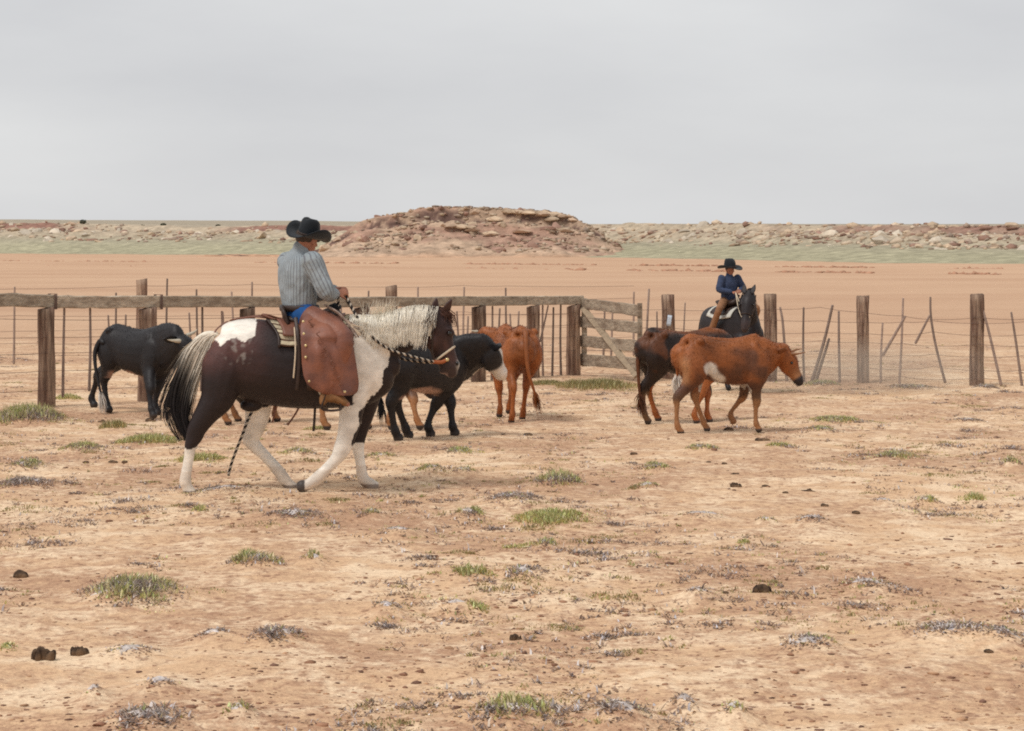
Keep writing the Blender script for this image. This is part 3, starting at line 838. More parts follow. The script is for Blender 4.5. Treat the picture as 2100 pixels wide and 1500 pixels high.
for k, zf in enumerate((0.90, 0.72, 0.55, 0.36, 0.17)):
    pts = []
    for (px, w), tp in zip(RP, rp_pts):
        g = gz1(tp.x, tp.y); pts.append(Vector((tp.x, tp.y, g + (tp.z - g) * zf + 0.02 * math.sin(px * 0.31 + k))) + fn * 0.085 - O)
    ob('wire', bm_mesh(wire_mesh(pts, seed=k), 'wire', MT['wire']), rf)

def stay(parent, O, pts, r, Yline, name='stay', seed=0, ground_last=True):
    """pts: photo pixels of a thin stake standing on the fence line; Yline gives depth by column"""
    P = []
    for (px, py) in pts:
        Y = Yline(px); P.append(W(px, py, Y) - O)
    rr = random.Random(seed + int(pts[0][0]))
    if len(P) == 2:
        m = P[0].lerp(P[1], 0.5) + Vector((rr.uniform(-.012, .012), 0, 0)); P = [P[0], m, P[1]]
    bm = bmesh.new(); stick(bm, [tuple(p) for p in P], r * 0.85, r * 1.15)
    ob(name, bm_mesh(bm, name, MT['stay']), parent)
Yrail = lambda px: line_pt(px, A0, B0).y + 0.05
for px, top, bot in ((132, 634, 812), (185, 634, 800), (415, 632, 800), (455, 640, 800), (1010, 630, 785), (1113, 628, 780), (1135, 632, 775), (1150, 626, 770)):
    stay(rf, O, [(px, top), (px + random.uniform(-4, 3), bot)], 0.019, Yrail)
stay(rf, O, [(1124, 628), (1116, 665), (1108, 700)], 0.016, Yrail)

# far wire fence behind the rails
A1 = Vector((-12.5, 37.0, 0)); B1 = Vector((6.0, 40.5, 0))
ff = empty('wire_fence', (A1.x, A1.y, float(base_z(37)))); O = ff.location.copy()
tag(ff, 'farther wire fence with two tie posts, seen through the rail fence', 'fence')
Yf = lambda px: line_pt(px, A1, B1).y
for i, (px, top, w) in enumerate(((291, 574, 23), (803, 587, 24))):
    p = line_pt(px, A1, B1); s = F / p.y; g = gz1(p.x, p.y); h = CH - (top - 490) / s - g
    o = ob('post', bm_mesh(post_mesh(h, w / s, w / s * 0.9, 40 + i), 'post', MT['tie']), ff); o.location = Vector((p.x, p.y, g)) - O
for px, top, bot in ((-40, 590, 750), (30, 590, 745), (238, 602, 742), (343, 573, 742), (403, 595, 742), (475, 600, 740), (517, 580, 740), (222, 648, 742), (258, 647, 742), (388, 643, 740), (457, 641, 738),
                     (600, 590, 738), (700, 592, 736), (756, 598, 735), (857, 590, 734), (905, 640, 733), (937, 640, 733), (952, 590, 733), (960, 650, 732), (1025, 634, 732), (1037, 592, 730), (1046, 645, 730), (1064, 640, 730), (1240, 636, 728), (1300, 600, 728), (1256, 640, 728)):
    stay(ff, O, [(px, top), (px + random.uniform(-5, 5), bot)], 0.021, Yf)
for k, z in enumerate((1.46, 1.18, 0.92, 0.66, 0.40, 0.18)):
    pts = []
    for px in (-120, 30, 291, 403, 517, 803, 952, 1037, 1300):
        p = line_pt(px, A1, B1); pts.append(Vector((p.x, p.y, gz1(p.x, p.y) + z + 0.025 * math.sin(px + 2 * k))) - O)
    ob('wire', bm_mesh(wire_mesh(pts, seed=20 + k), 'wire', MT['wire']), ff)

MT['gate'] = mat('grey_plank', (0.38, 0.31, 0.235), color2=(0.25, 0.19, 0.14), rough=0.9, var=0.4, scale=3, mapping=(0.9, 3, 12), bump=0.012, bscale=8, spec=0.15)
# plank gate swung in from the last tie post
gp = line_pt(1190, A0, B0); ga = empty('plank_gate', (gp.x, gp.y, gz1(gp.x, gp.y))); O = ga.location.copy()
tag(ga, 'sagging four-plank wooden gate with diagonal brace at the end of the rails', 'gate')
YL, YR = gp.y + 0.02, 31.9
Yg = lambda px: YL + (YR - YL) * (px - 1190) / 120.0
for i, (l0, l1, r0, r1) in enumerate(((611, 633, 628, 647), (649, 671, 663, 683), (688, 711, 701, 720), (726, 750, 737, 757))):
    a = W(1192, (l0 + l1) / 2, Yg(1192)) - O; b = W(1311, (r0 + r1) / 2, Yg(1311)) - O
    bm = bmesh.new(); plank(bm, a, b, (l1 - l0) / 121.0, 0.045, 61 + i * 5, wob=0.014)
    ob('plank', bm_mesh(bm, 'plank', MT['gate'], smooth=False), ga)
bm = bmesh.new(); plank(bm, W(1196, 632, Yg(1196) - 0.075) - O, W(1306, 772, Yg(1306) - 0.075) - O, 0.11, 0.04, 77, wob=0.008, up=(1, 0, 0.7))
ob('brace', bm_mesh(bm, 'brace', mat('pale_plank', (0.33, 0.25, 0.17), rough=0.9, var=0.3, scale=5, mapping=(2, 6, 2), bump=0.008), smooth=False), ga)
bm = bmesh.new(); plank(bm, W(1312, 622, Yg(1312) + 0.06) - O, W(1313, 772, Yg(1312) + 0.06) - O, 0.08, 0.05, 78, wob=0.008, up=(1, 0, 0))
ob('end_stile', bm_mesh(bm, 'end_stile', MT['gate'], smooth=False), ga)
bm = bmesh.new(); plank(bm, W(1198, 614, Yg(1198) + 0.06) - O, W(1198, 752, Yg(1198) + 0.06) - O, 0.09, 0.05, 79, wob=0.008, up=(1, 0, 0))
ob('hinge_stile', bm_mesh(bm, 'hinge_stile', MT['rail'], smooth=False), ga)
for py in (632, 740):
    bm = bmesh.new(); a = W(1180, py, Yg(1190) - 0.02) - O; tube(bm, [(*a, 0.012, 0.012), (*(W(1212, py + 2, Yg(1205) - 0.06) - O), 0.012, 0.012)], n=6, k=2)
    ob('hinge', bm_mesh(bm, 'hinge', MT['wire']), ga)

# wire fence on the right
A2 = Vector(((1320 - 1050) / F * 33.0, 33.0, 0)); B2 = Vector(((2200 - 1050) / F * 31.0, 31.0, 0))
wf = empty('wire_fence', (A2.x, A2.y, float(base_z(33)))); O = wf.location.copy()
tag(wf, 'wire fence with four thick tie posts and crooked stays on the right', 'fence')
Yw = lambda px: line_pt(px, A2, B2).y
wp = []
for i, (px, top, w) in enumerate(((1370, 605, 26), (1580, 604, 26), (1770, 608, 25), (2003, 604, 27), (2230, 606, 26))):
    p = line_pt(px, A2, B2); s = F / p.y; g = gz1(p.x, p.y); h = CH - (top - 490) / s - g
    o = ob('post', bm_mesh(post_mesh(h, w / s, w / s * 0.9, 50 + i, round_=4 if i % 2 else 2.4, top_slant=0.004), 'post', MT['tie']), wf); o.location = Vector((p.x, p.y, g)) - O
    if i == 3: tag(o, 'tie post with a charred black side')
    wp.append((px, Vector((p.x, p.y, g))))
bm = bmesh.new(); plank(bm, W(1374, 647, Yw(1370) - 0.125) - O, W(1371, 669, Yw(1370) - 0.125) - O, 0.07, 0.006, 3, wob=0.003, up=(1, 0, 0), nseg=4)
tag(ob('tin_plate', bm_mesh(bm, 'tin_plate', MT['tin']), wf), 'pale blue tin plate nailed to a post')
Ywo = lambda px: Yw(px) - 0.03
for pts, r in (([(1331, 594), (1326, 690), (1324, 790)], .02), ([(1347, 640), (1346, 785)], .014), ([(1600, 632), (1606, 670), (1614, 790)], .021), ([(1648, 632), (1649, 785)], .019),
               ([(1707, 628), (1690, 700), (1664, 786)], .026), ([(1700, 696), (1692, 722), (1672, 786)], .024), ([(1720, 640), (1722, 789)], .021), ([(1810, 664), (1806, 784)], .018),
               ([(1852, 613), (1849, 700), (1844, 794)], .019), ([(1856, 650), (1836, 685), (1811, 728)], .023), ([(1908, 611), (1909, 650), (1919, 710), (1938, 784)], .02), ([(1906, 648), (1894, 672), (1878, 703)], .02),
               ([(2014, 630), (2030, 690), (2053, 790)], .021), ([(2074, 642), (2083, 700), (2096, 794)], .02), ([(1450, 640), (1452, 780)], .016), ([(1405, 622), (1398, 780)], .014), ([(1540, 640), (1541, 785)], .016), ([(2140, 640), (2150, 790)], .02)):
    stay(wf, O, pts, r, Ywo)
for k, z in enumerate((1.17, 0.98, 0.82, 0.63, 0.45, 0.27, 0.10)):
    pts = []
    for px in (1200, 1370, 1480, 1580, 1680, 1770, 1850, 1910, 2003, 2100, 2230):
        p = line_pt(px, A2, B2); dz = 0.03 * math.sin(px * 0.7 + k * 2.1) - (0.12 if (k == 0 and px > 1700) else 0) * min(1, (px - 1600) / 300)
        pts.append(Vector((p.x, p.y - 0.11, gz1(p.x, p.y) + z + dz)) - O)
    ob('wire', bm_mesh(wire_mesh(pts, seed=60 + k), 'wire', MT['wire']), wf)
# ---------------------------------------------------------------- tufts and brush
GREENS = np.array([(0.60, 0.60, 0.27), (0.70, 0.64, 0.36), (0.50, 0.54, 0.25), (0.72, 0.62, 0.40)])
GREYS = np.array([(0.56, 0.49, 0.45), (0.68, 0.60, 0.55), (0.40, 0.335, 0.315), (0.60, 0.49, 0.39), (0.54, 0.50, 0.51)])
DRYS = np.array([(0.50, 0.42, 0.22), (0.42, 0.37, 0.18), (0.35, 0.34, 0.15), (0.55, 0.47, 0.28)])
def blades(r, n, wx, wy, hgt, kind, gz_local):
    """upright blades or sprawling dead stems inside an ellipse"""
    V = []; Fc = []; Cc = []
    a = r.uniform(0, 2 * np.pi, n); q = np.sqrt(r.uniform(0, 1, n)) * r.uniform(0.55, 1.0, n)
    X = np.cos(a) * q * wx; Yv = np.sin(a) * q * wy
    # clustering
    cl = r.normal(size=(max(4, n // 60), 2)) * np.array([wx, wy]) * 0.55
    pick = r.integers(0, len(cl), n); mixq = r.uniform(0, 1, n) < 0.65
    X = np.where(mixq, cl[pick, 0] + r.normal(size=n) * wx * 0.13, X); Yv = np.where(mixq, cl[pick, 1] + r.normal(size=n) * wy * 0.16, Yv)
    edge = np.clip(1.15 - (X / wx) ** 2 - 0.5 * (Yv / wy) ** 2, 0.25, 1.0)
    if kind == 'dead':
        L = hgt * r.uniform(0.8, 2.0, n) * edge; lean = r.uniform(0.55, 1.35, n); pal = GREYS; wd = (0.008, 0.017)
    elif kind == 'dry':
        L = hgt * r.uniform(0.5, 1.1, n) * edge; lean = r.uniform(0.05, 0.7, n); pal = DRYS; wd = (0.006, 0.012)
    else:
        L = hgt * r.uniform(0.45, 1.1, n) * edge; lean = r.uniform(0.1, 1.0, n); pal = GREENS; wd = (0.008, 0.016)
    th = r.uniform(0, 2 * np.pi, n)
    dirx = np.cos(th) * np.sin(lean); diry = np.sin(th) * np.sin(lean); dz = np.cos(lean)
    w = r.uniform(*wd, n)
    z0 = gz_local(X, Yv) - 0.008
    B = np.stack([X, Yv, z0], -1); D = np.stack([dirx, diry, dz], -1)
    S = np.stack([-np.sin(th), np.cos(th), np.zeros(n)], -1); S = S * 0.5 + np.array([0.9, 0, 0]) * 0.5; S /= np.linalg.norm(S, axis=1)[:, None]
    mid = B + D * (L * 0.55)[:, None]
    droop = np.stack([dirx * 0.4, diry * 0.4, -0.28 * np.ones(n)], -1) * (L * 0.35)[:, None]
    if kind == 'dead': droop = np.stack([r.normal(size=n) * .3, r.normal(size=n) * .3, -0.25 * np.ones(n)], -1) * (L * 0.5)[:, None]
    tip = B + D * L[:, None] + droop
    tip[:, 2] = np.maximum(tip[:, 2], z0 + 0.006)
    W0 = S * w[:, None] * 0.5
    V = np.stack([B - W0, B + W0, mid + W0 * 0.8, mid - W0 * 0.8, tip], 1).reshape(-1, 3)
    k = np.arange(n)[:, None] * 5
    quads = k + np.array([[0, 1, 2, 3]]); tris = k + np.array([[3, 2, 4]])
    c = pal[r.integers(0, len(pal), n)] * r.uniform(0.65, 1.25, n)[:, None]
    return V, quads, tris, np.repeat(c, 5, axis=0)

def tuft_mesh(seed, w, h, kind, wx_world, wy_world):
    r = np.random.default_rng(seed)
    wx = w / 2 * 1.12; wy = max(w * 0.52, 0.10)
    gl = lambda X, Y: gz(X + wx_world, Y + wy_world) - gz1(wx_world, wy_world)
    area = wx * wy * math.pi
    parts = []
    dn = lambda d, lo: int(min(max(area * d * 1.5, lo), 2600))
    if kind == 'g': parts += [('green', dn(3400, 90), 1.0, h), ('dead', dn(900, 30), 1.0, h * 0.35)]
    if kind == 'd': parts += [('dead', dn(3000, 90), 1.0, h * 0.5), ('green', dn(140, 6), 0.8, h * 0.8)]
    if kind == 'm': parts += [('dead', dn(2200, 60), 1.0, h * 0.48), ('green', dn(1300, 40), 0.9, h * 0.95)]
    if kind == 'y': parts += [('dry', dn(2600, 120), 1.0, h), ('green', dn(600, 30), 0.9, h * 0.6)]
    Vs, Q, T, Cs = [], [], [], []; off = 0
    for kd, n, sc_, hh in parts:
        V, q, t, c = blades(r, n, wx * sc_, wy * sc_, hh, kd, gl)
        Vs.append(V); Q.append(q + off); T.append(t + off); Cs.append(c); off += len(V)
    # matted litter that the stems grow from
    nr, na = 9, 30; ph = r.uniform(0, 6.28, 6); V = []; C = []
    for i in range(nr):
        q = i / (nr - 1)
        for j in range(na):
            a = 2 * np.pi * j / na; rad = 0.62 + .20 * math.sin(2 * a + ph[0]) + .16 * math.sin(5 * a + ph[1]) + .10 * math.sin(9 * a + ph[2])
            V.append((math.cos(a) * rad * q * wx, math.sin(a) * rad * q * wy)); C.append(q)
    V = np.array(V); C = np.array(C); zz = gl(V[:, 0], V[:, 1]) + (0.10 * h + .004) * (1 - C ** 1.6) * (0.5 + vnoise(V[:, 0] * 22, V[:, 1] * 22, seed)) - .012 * C
    pal = (GREYS if kind in 'dm' else (DRYS * .8 if kind == 'y' else GREENS * .8)); nn = vnoise(V[:, 0] * 30, V[:, 1] * 30, seed + 1)
    lc = pal[r.integers(0, len(pal), len(V))] * .95 * (0.7 + .6 * nn)[:, None]
    gi = np.arange(nr * na).reshape(nr, na); gj = np.roll(gi, -1, 1)
    Q.append(np.stack([gi[:-1], gj[:-1], gj[1:], gi[1:]], -1).reshape(-1, 4) + off); Vs.append(np.column_stack([V, zz])); Cs.append(lc)
    faces = [tuple(x) for x in np.concatenate(Q)] + [tuple(x) for x in np.concatenate(T)]
    return mesh_np('tuft', np.concatenate(Vs), faces, MT['blade'], np.concatenate(Cs), smooth=False)

for i, (px, py, w, h, k, lb) in enumerate(TUFTS):
    p = gpt(px, py); s = F / p.y
    nm = {'g': 'grass_tuft', 'y': 'dry_grass', 'd': 'dead_brush', 'm': 'brush_tuft'}[k]
    o = ob(nm, tuft_mesh(500 + i, w / s * 1.05, max(h / s, 0.055) * 0.55, k, p.x, p.y + 0.22 * w / s))
    o.location = (p.x, p.y + 0.22 * w / s, gz1(p.x, p.y + 0.22 * w / s))
    tag(o, lb, {'g': 'grass', 'y': 'grass', 'd': 'brush', 'm': 'brush'}[k], 'tufts on the range')

# tiny sprigs, twigs and weeds that nobody could count
r = np.random.default_rng(99)
Vs, Q, T, Cs = [], [], [], []; off = 0
YA = 7.5 * np.exp(r.uniform(0, 1, 10000) * math.log(48 / 7.5)); XA = r.uniform(-.33, .33, 10000) * YA; DEN = fbm(XA * .5, YA * .3, 3, 13); ZA = gz(XA, YA)
for i in range(10000):
    Y, X = YA[i], XA[i]
    if DEN[i] < 0.46: continue
    kd = r.choice(['dead', 'dead', 'dead', 'dry', 'green'])
    n = int(r.integers(5, 30)); wx = r.uniform(0.02, 0.20); hh = r.uniform(0.012, 0.045)
    z_ = ZA[i]; gl = lambda a, b, z_=z_: z_ + 0 * a
    if i % 13 == 0: kd = ['dead', 'dead', 'dry'][i % 3]; n = int(r.integers(90, 260)); wx = r.uniform(.12, .36); hh = r.uniform(.018, .04); gl = lambda a, b, X=X, Y=Y: gz(a + X, b + Y, True)
    V, q, t, c = blades(r, n, wx, wx * 0.6, hh, kd, gl)
    V = V + np.array([X, Y, 0]); Vs.append(V); Q.append(q + off); T.append(t + off); Cs.append(c); off += len(V)
faces = [tuple(x) for x in np.concatenate(Q)] + [tuple(x) for x in np.concatenate(T)]
tag(ob('weeds', mesh_np('weeds', np.concatenate(Vs), faces, MT['blade'], np.concatenate(Cs), smooth=False)), 'sparse dry twigs and sprigs scattered over the soil', 'weeds', kind='stuff')

# loose dirt clods
def lump(r, sub=1):
    bm = bmesh.new(); bmesh.ops.create_icosphere(bm, subdivisions=sub, radius=1.0)
    v = np.array([x.co for x in bm.verts]); f = np.array([[y.index for y in x.verts] for x in bm.faces]); bm.free()
    return v, f
lv, lf = lump(r)
n = 13000
u = r.uniform(0, 1, n * 3); Yc = 7.5 * np.exp(u * math.log(46 / 7.5)); Xc = r.uniform(-0.33, 0.33, n * 3) * Yc
dens = fbm(Xc * 0.7, Yc * 0.5, 4, 31, 0.6); keepm = np.where(r.uniform(0.30, 0.66, n * 3) < dens)[0][:n]
Xc, Yc = Xc[keepm], Yc[keepm]; n = len(Xc)
sz = np.exp(r.normal(-5.15, 0.5, n)); sz = np.clip(sz, 0.003, 0.024)
zc = gz(Xc, Yc)
V = lv[None] * (1 + 0.45 * r.normal(size=(n, len(lv), 1)) * 0.6) * sz[:, None, None] * np.stack([r.uniform(0.9, 1.9, n), r.uniform(0.8, 1.3, n), r.uniform(0.3, 0.6, n)], -1)[:, None, :]
V = V + np.stack([Xc, Yc, zc + sz * 0.12], -1)[:, None, :]
Fx = lf[None] + (np.arange(n) * len(lv))[:, None, None]
pal = np.array([(0.36, 0.195, 0.12), (0.27, 0.14, 0.09), (0.46, 0.27, 0.16), (0.19, 0.105, 0.075)])
cc = np.repeat(pal[r.integers(0, 4, n)] * r.uniform(0.8, 1.2, n)[:, None], len(lv), axis=0)
tag(ob('dirt_clods', mesh_np('dirt_clods', V.reshape(-1, 3), Fx.reshape(-1, 3), MT['clod'], cc, smooth=False)), 'small reddish clods of loose dirt strewn over the ground', 'dirt', kind='stuff')

# dung pats and balls
DUNG = [
 (42, 1178, 68, 20, 'pat', 'flat brown dung pat near the left edge'), (84, 1356, 84, 44, 'heap', 'dark crumbling dung heap at lower left'),
 (160, 1342, 62, 32, 'heap', 'smaller dark dung heap right of the big one at lower left'), (1562, 1220, 66, 28, 'heap', 'big brown dung pile at right of centre'),
 (1487, 1220, 16, 8, 'ball', 'single dung ball left of the big right dung pile'), (1507, 1000, 42, 13, 'heap', 'dark flat dung pile in the right middle ground'),
 (1754, 1052, 20, 11, 'ball', 'black dung lump farthest right of the dung trail'), (1690, 1039, 30, 9, 'pat', 'dark dung lump next to the black one in the trail'),
 (1570, 998, 16, 8, 'ball', 'small dung ball right of the dark flat pile'), (1486, 957, 14, 7, 'ball', 'dung ball upper right of a pair, mid right'),
 (1453, 955, 12, 6, 'ball', 'dung ball upper left of a pair, mid right'), (1509, 974, 30, 6, 'pat', 'thin dark dung strip above the dark flat pile'),
 (1660, 1010, 46, 8, 'pat', 'elongated dung lump right of the dark flat pile'), (1611, 1018, 16, 7, 'ball', 'brown dung ball between the flat pile and the elongated lump'),
 (232, 948, 21, 9, 'ball', 'larger dung ball left of the paint horse'), (256, 948, 14, 8, 'ball', 'dung ball closest to the paint horse hind leg'), (176, 949, 14, 8, 'ball', 'dung ball under the dark green grass clump'),
 (1210, 1113, 30, 7, 'pat', 'small black dung pat right of the centre grass'), (1564, 907, 40, 9, 'pat', 'dark dung lump under the front orange steer foreleg'),
 (1300, 932, 18, 8, 'ball', 'dung lump left of the pair of steers'), (1056, 1306, 44, 26, 'heap', 'reddish dirt and dung heap below centre'), (1084, 893, 22, 10, 'ball', 'dung lump below the rear-facing orange calf'),
 (1495, 886, 30, 11, 'heap', 'rounded dung clod by the raised foot of the front orange steer'), (306, 862, 42, 12, 'pat', 'dark dung pat by the left black cow front feet'), (208, 867, 26, 8, 'pat', 'dark dung pat behind the left black cow'),
 (2030, 1345, 26, 10, 'ball', 'reddish lump at the lower right edge'), (105, 838, 12, 6, 'ball', 'small dung ball beside the leftmost tie post'),
]
def dung_mesh(seed, w, h, kind):
    r_ = random.Random(seed); bm = bmesh.new()
    nb = {'ball': 2, 'pat': 7, 'heap': 26}[kind]
    for i in range(nb):
        if kind == 'ball': c = (r_.uniform(-.12, .12) * w, 0, h * .35); rr = (w * .42, w * .36, h * .5)
        else:
            a = r_.uniform(0, 6.28); q = r_.uniform(0, .75); e = 1 - q * 0.7
            c = (math.cos(a) * q * w * .42, math.sin(a) * q * w * .25, h * .3 * e); k = r_.uniform(.5, 1) * (0.42 if kind == 'pat' else 0.22)
            rr = (w * .45 * k * 1.2, w * .4 * k, min(h * (.35 + .4 * e) * r_.uniform(.5, 1), w * .19))
        ball(bm, c, rr, 2)
    for v in bm.verts:
        v.co += Vector(mnoise.noise_vector(v.co * (2.4 / max(w * .3, .02)) * .5 + Vector((seed, 0, 0)))) * w * 0.07
        if v.co.z < -0.01: v.co.z = -0.01
    return bm_mesh(bm, 'dung', MT['dung'])
for i, (px, py, w, h, k, lb) in enumerate(DUNG):
    p = gpt(px, py); s = F / p.y
    o = ob({'pat': 'dung_pat', 'heap': 'dung_heap', 'ball': 'dung_ball'}[k], dung_mesh(700 + i, w / s, h / s * 0.8, k)); o.location = (p.x, p.y, gz1(p.x, p.y) - 0.004)
    tag(o, lb, 'dung', 'dung on the range')
# ---------------------------------------------------------------- cattle
BLACK = np.array([0.015, 0.0125, 0.0135]); ORANGE = np.array([0.27, 0.082, 0.021]); DKBROWN = np.array([0.034, 0.018, 0.013]); TANH = np.array([0.38, 0.20, 0.09]); WHITE = np.array([0.66, 0.60, 0.53]); PINK = np.array([0.40, 0.25, 0.19]); HOOF = np.array([0.045, 0.034, 0.03])

MT['brown_horn'] = mat('brown_horn', (0.24, 0.11, 0.05), rough=.5, var=.2, scale=20)
def mixv(c, m, k):
    m = np.clip(m, 0, 1)[:, None]; return c * (1 - m) + np.asarray(k) * m

TORSO = [(-0.525, 0.985, 0.70, 0.12), (-0.51, 1.01, 0.65, 0.15), (-0.45, 1.04, 0.61, 0.185), (-0.36, 1.055, 0.62, 0.195), (-0.23, 1.035, 0.575, 0.185), (-0.08, 1.01, 0.52, 0.20), (0.10, 1.005, 0.485, 0.20), (0.25, 1.03, 0.47, 0.18), (0.36, 1.045, 0.49, 0.16), (0.46, 1.0, 0.55, 0.135), (0.53, 0.94, 0.62, 0.09)]

def cow(name, label, ctr, yaw, S, feet, poll, muzzle, coat, horns=(), tail=None, lifts=(0, 0, 0, 0), seed=0, furn=9000, tailcol=None, tips=None, group='cattle in the pen', nk=1.0, pale_nose=False, xl=1.0, lg=1.0, hz=1.1, lean=0.0, fat=1.0):
    """feet: photo pixels of hind near(right), hind left, fore right, fore left; poll / muzzle: (px, py, depth offset)"""
    loc = gpt(*ctr); loc.z = gz1(loc.x, loc.y)
    root = empty(name, loc, yaw); tag(root, label, 'calf' if 'calf' in name else 'cow', group)
    Mi = (Matrix.Translation(loc) @ Matrix.Rotation(yaw, 4, 'Z')).inverted()
    loc2 = lambda v: Mi @ v
    bm = bmesh.new()
    # trunk
    st = []
    for (x, zt, zb, hw) in TORSO: st.append((x * S * xl, 0, (zt + zb + lean) / 2 * S, hw * S * fat, (zt - zb - lean) / 2 * S))
    tube(bm, st, n=22, k=4, exp=2.25)
    tube(bm, [(-0.50 * S * xl, 0, .99 * S, .045 * S, .045 * S), (-0.38 * S, 0, 1.04 * S, .05 * S, .04 * S), (-0.15 * S, 0, 1.0 * S, .045 * S, .04 * S), (0.1 * S, 0, .985 * S, .045 * S, .04 * S), (0.34 * S, 0, 1.025 * S, .05 * S, .05 * S)], n=8)   # spine
    for sg in (-1, 1): ball(bm, (-0.345 * S * xl, sg * 0.155 * S, 1.0 * S), (0.05 * S, 0.05 * S, 0.045 * S)); ball(bm, (.33 * S * xl, sg * .12 * S, .86 * S), (.07 * S, .06 * S, .14 * S)); ball(bm, (-.50 * S * xl, sg * .09 * S, .90 * S), (.05 * S, .05 * S, .06 * S))   # hip bones
    # legs
    feetw = []
    dflt = [(-0.42 * xl, -.115), (-0.42 * xl, .115), (0.385 * xl, -.10), (0.385 * xl, .10)]
    for i in range(4):
        sg = -1 if i % 2 == 0 else 1
        if feet[i] is None: fx, fy = dflt[i][0] * S, dflt[i][1] * S
        else:
            q = loc2(gpt(*feet[i])); fx, fy = q.x, q.y
        fy = max(min(fy, 0.26 * S), -0.26 * S)
        dx, dy = fx - dflt[i][0] * S, fy - dflt[i][1] * S; lf_ = lifts[i]
        if i < 2:
            P = [(-0.42, .10, .88, .10, .14), (-0.40, .125, .76, .115, .165), (-0.385, .13, .64, .10, .14), (-0.425, .12, .51, .062, .088), (-0.495, .112, .405, .05, .07), (-0.492, .112, .32, .034, .041), (-0.467, .112, .18, .029, .034), (-0.45, .113, .11, .041, .045), (-0.43, .115, .065, .038, .04), (-0.405, .115, .03, .046, .054)]
            wz = [0, .05, .22, .5, .72, .8, .94, 1, 1, 1]; bend = 0.0
        else:
            P = [(0.35, .11, .84, .085, .15), (0.36, .12, .70, .095, .145), (0.345, .115, .56, .085, .115), (0.355, .108, .45, .062, .076), (0.375, .10, .335, .053, .062), (0.365, .10, .265, .035, .038), (0.365, .10, .16, .029, .032), (0.37, .10, .105, .041, .044), (0.39, .10, .062, .038, .04), (0.405, .10, .029, .046, .054)]
            wz = [0, 0, .12, .4, .66, .75, .93, 1, 1, 1]
        st = []
        for k, (x, yy, z, rl, rf_) in enumerate(P):
            w = wz[k]; bx = 0
            if lf_ and i >= 2: bx = 0.10 * lf_ / 0.1 * S * math.exp(-((z - .36) / .13) ** 2)
            if k > 2: rl, rf_ = rl * lg, rf_ * lg
            st.append((x * S * xl + dx * w + bx, sg * yy * S + dy * min(1, w * 1.2), z * S + lf_ * max(0, (0.5 - z)) / 0.5 * 1.2, rl * S, rf_ * S))
        tube(bm, st, n=12, k=4)
    # neck and head
    pw = loc2(W(poll[0], poll[1], loc.y + poll[2])); mw = loc2(W(muzzle[0], muzzle[1], loc.y + muzzle[2]))
    hd = (mw - pw); HL = 0.44 * S; hd.normalize()
    lat = Vector((0, 0, 1)).cross(hd)
    if lat.length < 0.2: lat = Vector((0, 1, 0))
    lat.normalize(); upv = hd.cross(lat)
    if upv.z < 0: upv = -upv
    nb = pw - hd * 0.02 * S - upv * 0.05 * S
    n0 = Vector((0.32 * xl, 0, .80 + lean * .4)) * S; n1 = Vector((0.47 * xl, 0, .82 + lean * .4)) * S
    n1 = n1.lerp(nb, 0.12); mid = n1.lerp(nb, 0.5) + Vector((0, 0, 0.0 * S))
    tube(bm, [(*n0, .155 * S, (.25 - lean * .5) * S), (*n1, .14 * S, .235 * S * (nk + 1) / 2), (*mid, .115 * S, .175 * S * nk), (*nb, .09 * S, .125 * S * nk)], n=16, k=4)
    hs = [(-.01, -.05, .075, .07), (.03, -.055, .098, .095), (.10, -.065, .098, .118), (.17, -.072, .085, .112), (.24, -.07, .064, .082), (.30, -.068, .062, .066), (.345, -.07, .070, .064), (.37, -.072, .056, .05)]
    tube(bm, [(*(pw + hd * a * S + upv * b_ * S), rl * S * hz, ru * S * hz) for a, b_, rl, ru in hs], n=14, k=3, lat=tuple(lat))
    # dewlap
    tube(bm, [(*(n0 + Vector((0.10, 0, -.20)) * S), .03 * S, .07 * S), (*(n1.lerp(nb, .3) - Vector((0, 0, .17)) * S), .025 * S, .05 * S), (*(nb - Vector((0, 0, .08)) * S), .03 * S, .03 * S)], n=8)
    me = fuse(bm, 'body', 0.0125 * S, 8, 0.5, MT['coat'])
    P = coords(me).astype(float)
    nzv = noise3(P, 7.0, seed * 3.1); nzl = noise3(P, 2.6, seed * 5.7 + 9)
    hcoord = (P - np.array(pw)) @ np.array(hd); hup = (P - np.array(pw)) @ np.array(upv); hlat = (P - np.array(pw)) @ np.array(lat)
    inhead = (np.linalg.norm(P - np.array(pw + hd * 0.22 * S - upv * .06 * S), axis=1) < 0.27 * S)
    c = coat(P / S, nzv, nzl, hcoord / S, hup / S, hlat / S, inhead)
    c = mixv(c, sstep(0.05, 0.035, P[:, 2] / S), HOOF)
    if not pale_nose: c = mixv(c, inhead * sstep(.30, .335, hcoord / S), np.array([0.03, 0.022, 0.022]))
    set_col(me, c)
    body = ob('body', me, root)
    ob('coat_hair', fur(me, int(furn * 1.3), 0.024 * S, seed + 1, rise=.2, width=.006, keep=lambda p: p[:, 2] > 0.07), root)
    hc = c[inhead].mean(axis=0) if inhead.any() else c[0]
    ehc = c[np.argmin(np.linalg.norm(P - np.array(pw), axis=1))]
